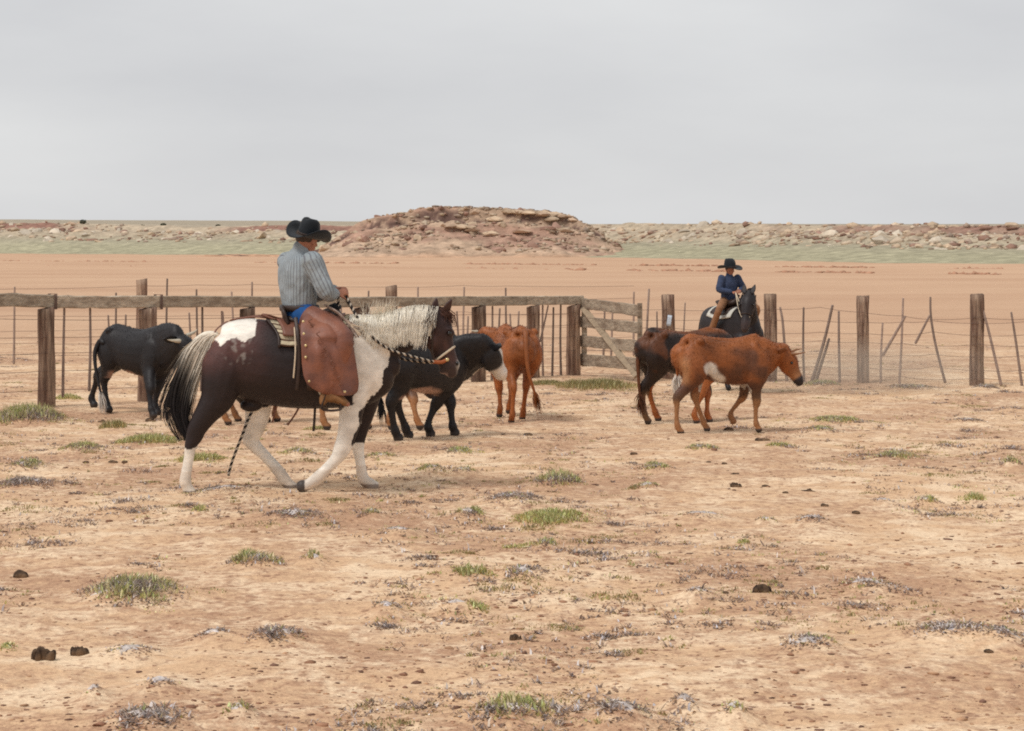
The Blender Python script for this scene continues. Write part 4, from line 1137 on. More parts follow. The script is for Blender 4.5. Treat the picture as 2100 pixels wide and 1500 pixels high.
    for sg in (-1, 1):
        bm = bmesh.new(); b0 = pw + lat * sg * .075 * S + hd * .0 - upv * .035 * S
        leaf_ear(bm, b0, b0 + (lat * sg * .17 - hd * .06 - upv * .05) * S, .10 * S, tuple(hd + upv * .4), .011)
        ob('ear', bm_mesh(bm, 'ear', MT['coat'], col=ehc * .62), root)
        bm = bmesh.new(); ball(bm, pw + hd * .145 * S + lat * sg * .083 * S - upv * .035 * S, .016 * S); ob('eye', bm_mesh(bm, 'eye', MT['eye']), root)
        bm = bmesh.new(); ball(bm, pw + hd * .385 * S + lat * sg * .03 * S - upv * .055 * S, (.014 * S, .012 * S, .012 * S)); ob('nostril', bm_mesh(bm, 'nostril', MT['eye']), root)
    for h in horns:
        pts = [loc2(W(a, b_, loc.y + d)) for a, b_, d in h[:-1]]; r0 = h[-1]
        bm = bmesh.new(); k = len(pts); tube(bm, [(*p, r0 * (1 - .8 * i / (k - 1)), r0 * (1 - .8 * i / (k - 1))) for i, p in enumerate(pts)], n=9, k=5)
        ob('horn', bm_mesh(bm, 'horn', MT['horn'] if 'black' in name or 'calf' in name else MT['brown_horn']), root)
    # tail
    if tail is None: tail = [(-0.535, 0, 1.0), (-0.58, 0, .93), (-0.585, 0.01, .72), (-0.575, 0.02, .5), (-0.57, .02, .38)]
    else: tail = [tuple(loc2(W(a, b_, loc.y + d)) / S) for a, b_, d in tail]
    t0_ = np.array(tail[0]); tail = [tuple(t0_ + np.array([.07, 0, -.015])), tuple(t0_ + np.array([.01, 0, .0]))] + list(tail[1:])
    bm = bmesh.new(); k = len(tail); rr = [.034, .032, .026, .02, .016, .012, .01, .008][:k]
    tube(bm, [(t[0] * S, t[1] * S, t[2] * S, rr[i] * S, rr[i] * S) for i, t in enumerate(tail)], n=8, k=4)
    tc_ = tailcol if tailcol is not None else c[np.argmin(np.linalg.norm(P - np.array([-.58, 0, .98]) * S, axis=1))]
    tl = ob('tail', bm_mesh(bm, 'tail', MT['coat'], col=tc_), root)
    r_ = np.random.default_rng(seed + 40); m = 120; e0 = np.array(tail[-2]) * S; e1 = np.array(tail[-1]) * S; ax = (e1 - e0) / np.linalg.norm(e1 - e0)
    qs = r_.uniform(0.2, 1, m); st_ = e0 + (e1 - e0) * qs[:, None]; ln = r_.uniform(.10, .19, m)[:, None] * S
    off_ = r_.normal(size=(m, 3)) * 0.022 * S
    dn = ax * .75 + np.array([0, 0, -.45])
    paths = np.stack([st_, st_ + off_ * .9 + dn * ln * .5, st_ + off_ * 1.1 + dn * ln], 1)
    tcol = np.asarray(tips if tips is not None else tc_ * 0.8)
    ob('switch', ribbons('switch', paths, np.full(m, .011 * S), np.repeat((tcol * r_.uniform(.7, 1.3, (m, 1)))[:, None], 3, 1), MT['hair']), tl)
    return root

def coat_black(white_face=False, belly=None):
    def f(P, n, nl, hc, hu, hl, ih):
        c = np.tile(BLACK, (len(P), 1)) * (1 + 0.25 * nl)[:, None]
        if belly is not None:
            bx, bz, bl = belly
            m = sstep(0.028, -0.03, ((P[:, 0] - bx) / bl) ** 2 * .1 + (P[:, 2] - bz) * 1.0 + 0.05 * n) * (np.abs(P[:, 0] - bx) < bl * 1.2) * (np.abs(P[:, 1]) < .235) * (P[:, 2] > .42)
            c = mixv(c, m, PINK)
        if white_face:
            m = ih * sstep(.01, .05, hc + .02 * n) * sstep(-.028, -.01, hu - np.clip(hc - .18, 0, 1) * -.35 + .015 * n)
            m2 = ih * sstep(.20, .25, hc + .02 * n)
            c = mixv(c, np.maximum(m, m2), WHITE * 1.05)
        return c
    return f

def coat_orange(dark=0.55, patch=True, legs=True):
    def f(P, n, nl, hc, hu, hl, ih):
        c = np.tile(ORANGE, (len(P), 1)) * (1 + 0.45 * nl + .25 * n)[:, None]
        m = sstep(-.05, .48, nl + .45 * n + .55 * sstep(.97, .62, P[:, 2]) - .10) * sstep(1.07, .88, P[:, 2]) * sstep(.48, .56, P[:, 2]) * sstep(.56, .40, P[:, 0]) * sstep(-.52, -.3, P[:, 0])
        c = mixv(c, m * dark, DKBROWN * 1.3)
        if legs:
            m = sstep(.50, .40, P[:, 2]); c = mixv(c, m * .6, TANH)
            m = sstep(.60, .50, P[:, 2]) * sstep(.33, .40, P[:, 2]) * sstep(.05, .1, np.abs(P[:, 1])); c = mixv(c, m * .75, DKBROWN * 1.6)
        if patch:
            m = sstep(.10, .05, np.hypot((P[:, 0] + .17) * 1.0 + (P[:, 2] - .66) * .62, (P[:, 2] - .66) * .50) + .06 * n) * (P[:, 1] < 0)
            c = mixv(c, m, WHITE)
            m = sstep(.535, .505, P[:, 2] + .03 * n) * (P[:, 2] > .44) * (np.abs(P[:, 1]) < .13) * (np.abs(P[:, 0]) < .27); c = mixv(c, m * .9, WHITE * .85)
            m = sstep(.08, .0, np.abs(P[:, 0] + .50)) * sstep(.9, .75, P[:, 2]) * sstep(.5, .6, P[:, 2]); c = mixv(c, m * .5, TANH * 1.2)
        m = ih * sstep(.16, .34, hc); c = mixv(c, m * .55, TANH)
        return c
    return f

def coat_dark(P, n, nl, hc, hu, hl, ih):
    c = np.tile(DKBROWN * .75, (len(P), 1)) * (1 + .4 * nl)[:, None]
    m = sstep(.96, 1.06, P[:, 2] + .03 * n) * sstep(-.40, -.22, P[:, 0]) ; c = mixv(c, m, ORANGE * .75)
    m = sstep(.35, .1, np.hypot(P[:, 0] + .48, P[:, 2] - .9) * 2 + .5 * n); c = mixv(c, m * .35, ORANGE)
    m = sstep(.40, .30, P[:, 2]); c = mixv(c, m * .7, TANH * .6)
    m = sstep(.53, .49, P[:, 2] + .03 * n) * (np.abs(P[:, 0]) < .3); c = mixv(c, m, ORANGE * 1.3)
    return c

cow('black_cow', 'black cow with a pale horn standing behind the paint horse tail', (283, 850), R(-38), 1.05,
    [(222, 848), (256, 834), (277, 860), (320, 852)], (372, 690, -.62), (420, 738, -.75), coat_black(belly=(-.12, .53, .3)), nk=1.45, fat=1.12, lean=-.03, lg=1.1,
    horns=[((368, 700, -.72), (356, 699, -.76), (343, 697, -.78), .030), ((385, 688, -.45), (398, 682, -.4), (404, 676, -.38), .028)], seed=1,
    tail=[(204, 700, .12), (195, 722, .10), (196, 755, .06), (203, 790, .02), (208, 815, 0)], tips=WHITE * .85)

cow('black_cow', 'black cow with white face standing beyond the paint horse head', (868, 900), R(47), 1.08,
    [(815, 905), (836, 900), (880, 897), (930, 895)], (1004, 706, .28), (1038, 764, .50), coat_black(True, belly=(-.10, .53, .28)), seed=2,
    nk=1.35, pale_nose=True, fat=1.15, lean=-.04, lg=1.12, hz=1.18)

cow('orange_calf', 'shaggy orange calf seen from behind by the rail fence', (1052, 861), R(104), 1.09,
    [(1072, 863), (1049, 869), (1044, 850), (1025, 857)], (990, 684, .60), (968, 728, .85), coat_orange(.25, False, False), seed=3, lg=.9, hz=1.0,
    horns=[((978, 681, .6), (972, 680, .58), (966, 678, .57), .024), ((1003, 686, .66), (1010, 688, .64), (1016, 687, .62), .024)],
    tail=[(1078, 682, -.62), (1079, 715, -.70), (1083, 760, -.74), (1093, 795, -.72), (1100, 815, -.70)])

cow('dark_steer', 'dark brown steer with a rusty back, half hidden behind the front orange steer', (1400, 866), R(24), 1.08,
    [(1327, 868), (1344, 863), (1426, 868), (1452, 866)], (1512, 742, .30), (1560, 790, .42), coat_dark, seed=4, xl=.9, lg=.88, hz=1.0, lean=.03,
    tail=[(1318, 702, -.20), (1309, 730, -.23), (1309, 765, -.24), (1311, 800, -.24), (1313, 815, -.24)])

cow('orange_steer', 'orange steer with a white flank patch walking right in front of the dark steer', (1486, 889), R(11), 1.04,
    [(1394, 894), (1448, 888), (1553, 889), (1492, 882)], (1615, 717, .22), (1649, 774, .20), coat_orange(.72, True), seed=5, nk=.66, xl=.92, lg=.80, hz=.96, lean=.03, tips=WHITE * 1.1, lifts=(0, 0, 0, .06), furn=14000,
    horns=[((1624, 726, .16), (1636, 726, .13), (1651, 723, .12), .020), ((1620, 724, .30), (1632, 718, .33), (1644, 716, .34), .019)],
    tail=[(1398, 708, -.08), (1390, 724, -.10), (1389, 744, -.11), (1389, 762, -.11), (1389, 776, -.11)])

cow('brown_calf', 'brown calf mostly hidden behind the chaps, its legs showing under the paint horse', (765, 880), R(4), 1.0,
    [(668, 886), (752, 884), (800, 886), (858, 884)], (860, 748, .1), (890, 795, .1), coat_orange(.5, False), seed=6, furn=4000)
cow('brown_calf', 'pale brown calf whose legs show between the paint horse hind legs', (520, 866), R(6), 0.95,
    [(466, 868), (487, 862), (545, 864), (566, 860)], (618, 740, .1), (650, 790, .1), coat_orange(.2, False), seed=7, furn=4000)
# ---------------------------------------------------------------- paint horse, saddle and rider
HY = 16.8
HB = Vector(((590 - 1050) / F * HY, HY, 0.0))
def H(px, py, d=0.0):
    return W(px, py, HY + d + 0.10 * (px - 590) / 243.0) - HB
def ground_py(d, px=590):
    return 490 + F * CH / (HY + d + 0.10 * (px - 590) / 243.0)

# trunk stations: column, top, bottom, half width
HT = [(437, 698, 760, .07), (446, 674, 790, .17), (468, 660, 806, .235), (505, 653, 818, .28), (545, 657, 828, .30), (590, 665, 836, .31), (640, 665, 839, .31), (690, 656, 838, .285), (722, 648, 838, .25), (752, 652, 832, .215), (778, 668, 812, .175), (793, 692, 778, .11)]
HTA = np.array(HT, float)
def trunk(px): return [float(np.interp(px, HTA[:, 0], HTA[:, i])) for i in (1, 2, 3)]
def trunk_pt(px, ang, off):
    """point on the barrel: ang 0 at the spine, positive to the near side (degrees)"""
    t, b_, hw = trunk(px); cy = (t + b_) / 2; hh = (b_ - t) / 2
    ca, sa = math.cos(R(ang)), math.sin(R(ang)); e = 2 / 2.2
    z = math.copysign(abs(ca) ** e, ca) * (hh + off * 243); d = -math.copysign(abs(sa) ** e, sa) * (hw + off)
    return H(px, cy - z, d)

def sheet(name, fn, nu, nv, thick, material, parent, uv=None, smooth=True):
    V = []; UV = []
    for i in range(nu):
        for j in range(nv):
            u, v = i / (nu - 1), j / (nv - 1); V.append(tuple(fn(u, v))); UV.append((u, v, 0) if uv is None else (*uv(u, v), 0))
    V = np.array(V); me = mesh_np(name, V, grid_faces(nu, nv), material)
    bmx = bmesh.new(); bmx.from_mesh(me); bmesh.ops.recalc_face_normals(bmx, faces=bmx.faces)
    if thick: bmesh.ops.solidify(bmx, geom=list(bmx.faces), thickness=thick)
    bmesh.ops.recalc_face_normals(bmx, faces=bmx.faces)
    n0 = len(V); bmx.verts.ensure_lookup_table()
    bmx.to_mesh(me); bmx.free()
    PP = coords(me); at = me.attributes.new('uvw', 'FLOAT_VECTOR', 'POINT')
    idx = np.array([int(np.argmin(((V - p) ** 2).sum(1))) for p in PP]); at.data.foreach_set('vector', np.array(UV, dtype=np.float32)[idx].ravel())
    me.polygons.foreach_set('use_smooth', np.ones(len(me.polygons), dtype=bool))
    return ob(name, me, parent)

def hstations(lst, d0=0.0):
    out = []
    for s in lst:
        px, py, rf_, rl = s[:4]; d = s[4] if len(s) > 4 else d0
        p = H(px, py, d); out.append((p.x, p.y, p.z, rl, rf_))
    return out

hloc = HB.copy()
horse = empty('paint_horse', hloc); tag(horse, 'brown and white paint horse walking right under the rider in striped shirt', 'horse')
bm = bmesh.new()
tube(bm, [(*H(px, (t + b_) / 2, 0), hw, (b_ - t) / 2 / 243.0) for px, t, b_, hw in HT], n=28, k=4, exp=2.2)
tube(bm, hstations([(732, 712, .27, .19), (762, 702, .245, .165), (800, 690, .20, .135), (835, 677, .17, .11), (868, 664, .145, .095), (893, 655, .12, .088)]), n=18, k=4)
tube(bm, hstations([(896, 645, .075, .07), (899, 660, .105, .092), (901, 680, .118, .098), (903, 700, .112, .088), (908, 718, .105, .072), (916, 737, .092, .066), (923, 754, .082, .066), (926, 764, .055, .05)]), n=16, k=4)
ball(bm, H(932, 749, 0), (.048, .06, .055)); ball(bm, H(910, 762, 0), (.045, .04, .026)); ball(bm, H(921, 676, -.078), (.035, .022, .02)); ball(bm, H(921, 676, .078), (.035, .022, .02))
ball(bm, H(927, 683, -.06), (.025, .035, .03)); ball(bm, H(927, 683, .06), (.025, .035, .03))
ball(bm, H(886, 700, -.055), (.06, .045, .085)); ball(bm, H(886, 700, .055), (.06, .045, .085))
gn, gf = ground_py(-.16, 383), ground_py(.15, 760)
# hind near
tube(bm, hstations([(470, 715, .15, .13, -.12), (462, 750, .195, .15, -.13), (454, 785, .17, .145, -.14), (445, 818, .145, .115, -.155), (424, 848, .105, .085, -.16), (405, 878, .082, .065, -.16), (398, 897, .072, .052, -.16), (391, 914, .052, .046, -.16), (387, 942, .043, .04, -.16), (382, 970, .045, .04, -.16), (380, 988, .052, .046, -.16), (384, gn - 18, .045, .044, -.16), (389, gn - 6, .062, .055, -.16)]), n=14, k=4)
# hind far
gfh = ground_py(.15, 592)
tube(bm, hstations([(495, 745, .20, .12, .12), (515, 795, .17, .12, .13), (528, 830, .125, .10, .15), (526, 862, .10, .08, .15), (517, 889, .085, .06, .15), (514, 903, .07, .052, .15), (527, 919, .055, .046, .15), (551, 943, .047, .042, .15), (574, 970, .052, .044, .15), (583, 984, .054, .046, .15), (590, gfh - 14, .048, .044, .15), (597, gfh - 5, .06, .052, .15)]), n=14, k=4)
# fore near, folded
tube(bm, hstations([(730, 760, .16, .11, -.09), (724, 805, .135, .115, -.12), (721, 838, .108, .095, -.14), (716, 872, .092, .08, -.15), (709, 900, .078, .064, -.15), (701, 922, .074, .058, -.15), (690, 941, .055, .05, -.15), (671, 961, .047, .042, -.15), (653, 979, .054, .046, -.15), (642, 988, .052, .046, -.15), (630, 995, .046, .044, -.15), (620, 998, .058, .052, -.15)]), n=14, k=4)
# fore far
tube(bm, hstations([(752, 770, .15, .11, .09), (750, 815, .125, .11, .12), (745, 848, .098, .09, .14), (738, 880, .076, .07, .15), (734, 905, .062, .056, .15), (735, 925, .05, .046, .15), (739, 950, .043, .04, .15), (743, 976, .05, .045, .15), (749, 988, .05, .045, .15), (757, gf - 13, .046, .044, .15), (764, gf - 5, .062, .054, .15)]), n=14, k=4)
ball(bm, H(515, 832, 0), (.10, .07, .055)); ball(bm, H(768, 790, 0), (.09, .15, .13))
hme = fuse(bm, 'body', 0.0115, 5, 0.5, MT['coat'])
P = coords(hme).astype(float)
QX = 590 + P[:, 0] * 243; QY = 1010 - P[:, 2] * 243     # the animal's own side view, in centimetre-like units
nA = noise3(P, 9.0, 1.0); nB = noise3(P, 3.0, 5.0); nC = noise3(P, 26.0, 3.0)
qx = QX + 4 * nA + 2.5 * nC; qy = QY + 4 * noise3(P, 9.0, 31.0) + 2.5 * nC
def inpoly(x, y, poly):
    r_ = np.zeros(len(x), bool); j = len(poly) - 1
    for i in range(len(poly)):
        xi, yi = poly[i]; xj, yj = poly[j]
        r_ ^= ((yi > y) != (yj > y)) & (x < (xj - xi) * (y - yi) / (yj - yi + 1e-9) + xi); j = i
    return r_
near = P[:, 1] < 0.02 + 0.10 * P[:, 0]
HW = np.array([0.84, 0.78, 0.69]); HD = np.array([0.020, 0.0115, 0.011]); HRB = np.array([0.105, 0.042, 0.035])
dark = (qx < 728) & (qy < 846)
dark |= near & (qx < 500) & (qy < 912)
croup = inpoly(qx, qy, [(432, 690), (445, 640), (530, 640), (529, 690), (510, 700), (496, 690), (475, 695), (462, 707), (455, 696), (440, 694)])
dark &= ~croup
dark &= ~((~near) & (QX > 490) & (QX < 620) & (qy > 838))
dark &= ~(near & (QX > 640) & (qy > 838 - (QX - 690) * .25))
chest = inpoly(qx, qy, [(800, 705), (794, 750), (784, 788), (760, 818), (742, 838), (736, 870), (722, 915), (760, 915), (775, 850), (815, 800), (830, 720)])
under = inpoly(qx, qy, [(797, 720), (822, 690), (872, 690), (900, 745), (800, 770)])
head = (qx > 872 + np.clip((690 - qy) * .12, -5, 10)) & (qy < 790)
dark |= chest | under | head
c = np.where(dark[:, None], HD[None], HW[None])
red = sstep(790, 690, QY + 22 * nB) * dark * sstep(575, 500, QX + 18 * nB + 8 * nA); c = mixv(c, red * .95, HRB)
mott = inpoly(qx, qy, [(462, 715), (470, 690), (500, 680), (529, 688), (529, 740), (480, 745)]) & dark; c = mixv(c, mott * sstep(.0, .5, nC + .4 * nA) * .35, HW * .55)
c = mixv(c, head * .75, np.array([0.040, 0.018, 0.016]))
c = mixv(c, head * sstep(905, 925, QX) * sstep(700, 745, QY) * .5, np.array([0.11, 0.048, 0.032]))
bone_highlight = np.exp(-(((QX - 888) / 14) ** 2 + ((QY - 695) / 24) ** 2)) + .9 * np.exp(-(((QX - 912 - (QY - 700) * .22) / 6) ** 2)) * sstep(690, 705, QY) * sstep(745, 725, QY); c = mixv(c, head * np.clip(bone_highlight, 0, 1) * .55, np.array([0.105, 0.046, 0.034]))  # highlights along cheek and nose bone painted into the coat
c = mixv(c, head * sstep(738, 752, QY) * .7, np.array([0.035, 0.026, 0.026]))
c = mixv(c, head * sstep(933, 943, QX + 3 * nA) * sstep(730, 745, QY) * .6, HW * .8)
c = mixv(c, head * sstep(764, 769, QY) * (QX < 918) * .6, np.array([0.30, 0.20, 0.17]))
c = mixv(c, (~dark) * sstep(-.1, .5, nB) * .25, np.array([0.62, 0.50, 0.37]))
c = mixv(c, (QY > 960) * (~dark) * .35, np.array([0.52, 0.38, 0.27]))
hoofm = (np.abs(P[:, 2]) < .048) & (QX < 800); hoofm |= (QX < 630) & (QX > 600) & (P[:, 1] < 0) & (QY > 975)
c = mixv(c, hoofm * .8, np.array([0.16, 0.11, 0.085])); c = mixv(c, ((QX < 630) & (QX > 600) & (P[:, 1] < 0) & (QY > 975)) * .9, np.array([0.05, 0.04, 0.036]))
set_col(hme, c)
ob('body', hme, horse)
ob('coat_hair', fur(hme, 14000, 0.012, 77, width=.005, keep=lambda p: p[:, 2] > .1, var=.12, rise=.22), horse)
for (b0, t0, nr) in ((H(888, 643, .045), H(895, 612, .06), (.5, -.8, .1)), (H(908, 645, -.05), H(926, 614, -.06), (.6, -.8, .1))):
    bm = bmesh.new(); leaf_ear(bm, b0, t0, .075, nr, .014); ob('ear', bm_mesh(bm, 'ear', MT['coat'], col=(0.055, 0.024, 0.018)), horse)
for sg in (-1, 1):
    bm = bmesh.new(); ball(bm, H(922, 684, sg * .098), (.021, .014, .019)); ob('eye', bm_mesh(bm, 'eye', MT['eye']), horse)
    bm = bmesh.new(); ball(bm, H(938, 746, sg * .056), (.014, .012, .020)); ob('nostril', bm_mesh(bm, 'nostril', MT['eye']), horse)
# mane: strands from the crest down the near side
r = np.random.default_rng(12)
crest = [(892, 634), (870, 631), (845, 633), (820, 640), (795, 648), (770, 652), (745, 652), (728, 650)]
cp = catmull(crest, 12); m = 6500
ii = r.integers(0, len(cp), m); tt = ii / (len(cp) - 1)
paths = np.zeros((m, 6, 3)); cols = np.zeros((m, 6, 3))
for q in range(m):
    px, py = cp[ii[q]]; px += r.normal() * 3; t = tt[q]
    up = r.random() < (0.006 + 0.10 * math.exp(-((px - 782) / 18) ** 2))
    hwid = float(np.interp(px, [735, 762, 800, 835, 868, 893], [.16, .15, .13, .11, .095, .088]))
    L = float(np.interp(px, [728, 745, 775, 820, 860, 885, 895], [18, 30, 48, 62, 80, 68, 42])) * (1 - .5 * r.random() ** 2.2) * (1 + .45 * mnoise.noise(Vector((px * .09, 3.3, 0))) + .2 * mnoise.noise(Vector((px * .35, 1.3, 0))))
    drift = r.normal() * 3 - 7 + 16 * mnoise.noise(Vector((px * .12, 8.1, 0))) + float(np.interp(px, [730, 800, 870, 895], [6, 2, -4, -10]))
    dd = -r.uniform(.0, .02)
    if up:
        hgt = r.uniform(8, 30) if abs(px - 782) < 40 else r.uniform(4, 10); lx = r.normal() * 9
        pts = [H(px, py + 5, dd), H(px + lx * .2, py - hgt * .35, dd - .01), H(px + lx * .5, py - hgt * .7, dd - .02), H(px + lx * .65, py - hgt * .92, dd - .03), H(px + lx * .8, py - hgt * 1.1, dd - .035), H(px + lx * 1.0, py - hgt * 1.3, dd - .04)]
    else:
        pts = [H(px, py + 4, dd), H(px + drift * .1, py - 5, dd - .045), H(px + drift * .25, py + L * .15, -hwid * .75 - .03), H(px + drift * .5, py + L * .42, -hwid - .035), H(px + drift * .8, py + L * .72, -hwid - .045 - .02 * r.random()), H(px + drift * 1.1, py + L, -hwid - .04 - .02 * r.random())]
    paths[q] = [tuple(p) for p in pts]
    wc = np.array([.88, .81, .68]) * r.uniform(.88, 1.05)
    if r.random() < .035 and t < .5: wc = np.array([.05, .03, .025])
    if px > 880: wc = wc if r.random() < .45 else np.array([.045, .022, .018])
    cols[q] = wc
ob('mane', ribbons('mane', paths, r.uniform(.0030, .0065, m), cols, MT['hair']), horse)
def mane_sheet(u, v):
    ku = u * (len(cp) - 1); cpa = np.array(cp); px = float(np.interp(ku, np.arange(len(cp)), cpa[:, 0])); py = float(np.interp(ku, np.arange(len(cp)), cpa[:, 1])); hwid = float(np.interp(px, [735, 762, 800, 835, 868, 893], [.16, .15, .13, .11, .095, .088]))
    L = float(np.interp(px, [728, 745, 775, 820, 860, 885, 895], [14, 22, 34, 44, 58, 50, 30])) * (1 + .45 * mnoise.noise(Vector((px * .09, 3.3, 0))) + .2 * mnoise.noise(Vector((px * .35, 1.3, 0))))
    dd = [.01, -.04, -hwid * .75 - .012, -hwid - .016, -hwid - .022, -hwid - .018]; yy = [4, -4, L * .15, L * .42, L * .72, L]
    k = v * 5; return H(px + 3 * math.sin(px * .8) * v, py + float(np.interp(k, range(6), yy)), float(np.interp(k, range(6), dd)) + .008 * mnoise.noise(Vector((px * .5, v * 2, 0))))
mo = sheet('mane_base', mane_sheet, 90, 12, 0, MT['hair'], horse); set_col(mo.data, np.array([.80, .73, .60])[None] * np.ones((len(mo.data.vertices), 1)))
m = 90; paths = np.zeros((m, 4, 3)); cols = np.zeros((m, 4, 3))      # forelock
for q in range(m):
    px, py = 900 + r.normal() * 5, 634 + r.normal() * 2; e = r.uniform(.6, 1.2)
    paths[q] = [tuple(H(px, py, -.01)), tuple(H(px + 10 * e, py + 2, -.05)), tuple(H(px + 22 * e, py + 14, -.05 + .03 * r.normal())), tuple(H(px + 26 * e, py + 32 * e, -.04 + .03 * r.normal()))]
    cols[q] = np.array([.07, .03, .02]) * r.uniform(.6, 1.6)
ob('forelock', ribbons('forelock', paths, np.full(m, .010), cols, MT['hair']), horse)
# tail
tp = [(444, 684), (424, 692), (405, 718), (388, 758), (374, 800), (368, 840), (374, 872), (388, 905)]
wd = [4, 14, 23, 24, 23, 20, 14, 6]
m = 3000; paths = np.zeros((m, 9, 3)); cols = np.zeros((m, 9, 3))
tc_ = catmull([(a, b_, w_) for (a, b_), w_ in zip(tp, wd)], 8)
for q in range(m):
    a0 = r.uniform(0, .45); a1 = min(1.0, a0 + r.uniform(.45, .75)); u = r.uniform(-1, 1); v = r.normal() * .022; stray = r.random() < .06
    for j in range(9):
        t = a0 + (a1 - a0) * j / 8; s_ = tc_[int(t * (len(tc_) - 1))]
        k = (1.0 if not stray else 1 + 1.1 * (j / 8) ** 2)
        ox = u * s_[2] * k + (-10 * (j / 8) ** 2 if stray else 0)
        paths[q, j] = tuple(H(s_[0] + ox, s_[1] + u * 2, v * (1 + t) - .01))
        lim = .42 + .10 * u + .04 * r.normal()
        k2 = 1 / (1 + math.exp((t - lim) * 26))
        edge = .8 if u > .80 and t < .62 else 0
        k2 = max(k2, edge * .8)
        base = np.array([.80, .72, .60])
        cols[q, j] = base * k2 + np.array([.016, .012, .012]) * (1 - k2)
    cols[q] *= r.uniform(.75, 1.15)
ob('tail', ribbons('tail', paths, r.uniform(.005, .011, m), cols, MT['hair'], tips=.3), horse)

bm = bmesh.new(); tst = []
for (a, b_), w_ in zip(tp, wd): pq = H(a, b_, -.005); tst.append((*pq, .04, w_ / 243 * .92))
tube(bm, tst, n=14, k=6); tme = bm_mesh(bm, 'tail_base', MT['hair']); pz = coords(tme); tq = (pz[:, 2] - pz[:, 2].min()) / (pz[:, 2].max() - pz[:, 2].min())
kk = sstep(.54, .68, tq + .10 * noise3(pz, 14, 3))[:, None]; set_col(tme, np.array([.76, .69, .57]) * kk + np.array([.016, .012, .012]) * (1 - kk)); ob('tail_base', tme, horse)
# sheets that follow the barrel
bl = empty('saddle_blanket', hloc); tag(bl, 'striped cream and brown saddle blanket on the paint horse', 'blanket')
def blf(u, v):
    a = -66 + 132 * v; px0 = 551 + 24 * sstep(10, 60, abs(a)); px = px0 + (716 - px0) * u
    return trunk_pt(px, a, .020 + .006 * math.sin(a * .3 + u * 6))
sheet('cloth', blf, 26, 34, .016, MT['blanket'], bl, uv=lambda u, v: (u, abs(v - .5) * 2 * 7 + .15))
def blb(u, v):
    a = -70 + 140 * v; px0 = 546 + 24 * sstep(10, 60, abs(a)); px = px0 + 5 * u
    return trunk_pt(px, a, .024)
sheet('binding', blb, 3, 34, .018, MT['dark_leather'], bl)

sd = empty('western_saddle', hloc); tag(sd, 'brown leather western saddle with dark cantle and wrapped horn', 'saddle')
def skf(u, v):
    a = -52 + 104 * v; px0 = 566 + 14 * sstep(5, 50, abs(a)); px1 = 708 - 10 * sstep(5, 50, abs(a))
    return trunk_pt(px0 + (px1 - px0) * u, a, .040 + .004 * math.sin(u * 9))
sheet('skirt', skf, 22, 28, .010, MT['red_leather'], sd)
bm = bmesh.new()      # seat
tube(bm, [(*H(596, 655, 0), .15, .05), (*H(620, 658, 0), .17, .05), (*H(650, 655, 0), .155, .055), (*H(675, 646, 0), .13, .06), (*H(688, 644, 0), .10, .05)], n=16, k=4)
ob('seat', bm_mesh(bm, 'seat', MT['dark_leather']), sd)
V = []                # cantle: dished upright plate
def canf(u, v):
    a = -78 + 156 * u; rr = .185
    lift = math.cos(R(a)) ** .6
    p = H(597 - 8 * v - 9 * math.cos(R(a)) , 664 - (6 + 33 * lift) * v, -rr * math.sin(R(a)) * (1 + .04 * v)); return p
sheet('cantle', canf, 24, 8, .026, MT['dark_leather'], sd)
bm = bmesh.new(); tube(bm, [(*H(684, 650, 0), .055, .05), (*H(686, 640, 0), .03, .03), (*H(687, 634, 0), .030, .030)], n=12, k=3); ob('fork', bm_mesh(bm, 'fork', MT['dark_leather']), sd)
bm = bmesh.new(); ball(bm, H(687, 630, 0), (.058, .058, .032)); tube(bm, [(*H(687, 640, 0), .034, .034), (*H(687, 629, 0), .032, .032)], n=12, k=2); ob('horn', bm_mesh(bm, 'horn', MT['black_felt']), sd)
for sg in (1, -1):
    def ff_(u, v, sg=sg):
        px = (618 + 44 * v) + 12 * u; py = 690 + 112 * u
        return H(px, py, -sg * (.345 + .03 * math.sin(u * 3.1)))
    sheet('fender', ff_, 12, 6, .008, MT['dark_leather'], sd)
    bm = bmesh.new()   # stirrup: D-shaped frame
    ring = [(672, 802), (664, 822), (660, 838), (672, 842), (688, 842), (700, 838), (697, 822), (689, 802), (672, 802)]
    pts = [H(a, b_, -sg * (.40 if i not in (2, 3, 4, 5) else .405)) for i, (a, b_) in enumerate(ring)]
    tube(bm, [(*p, .040, .010) for p in pts], n=8, k=3); ob('stirrup', bm_mesh(bm, 'stirrup', MT['dark_leather']), sd)
    bm = bmesh.new(); plank(bm, H(655, 800, -sg * .372), H(664, 816, -sg * .378), .036, .006, 4, wob=.0, up=(1, 0, 0), nseg=3); ob('buckle', bm_mesh(bm, 'buckle', MT['rawhide']), sd)
def cinf(u, v):
    a = 40 + 280 * u; return trunk_pt(668 - 10 * v + 5, a, .012)
sheet('cinch', cinf, 40, 4, .010, MT['dark_leather'], sd)
def strap(name, pts, w, t, material, parent):
    bm = bmesh.new(); tube(bm, [(*H(*p), w, t) for p in pts], n=8, k=4, lat=(1, 0, .2)); return ob(name, bm_mesh(bm, name, material), parent)
strap('latigo', [(606, 652, -.26), (611, 690, -.35), (614, 730, -.365), (612, 770, -.365), (609, 800, -.35)], .017, .005, MT['dark_leather'], sd)
strap('latigo', [(604, 672, -.30), (606, 720, -.36), (602, 775, -.36)], .007, .004, MT['rawhide'], sd)
strap('latigo', [(646, 836, -.06), (645, 858, -.07), (643, 884, -.07)], .011, .005, MT['dark_leather'], sd)
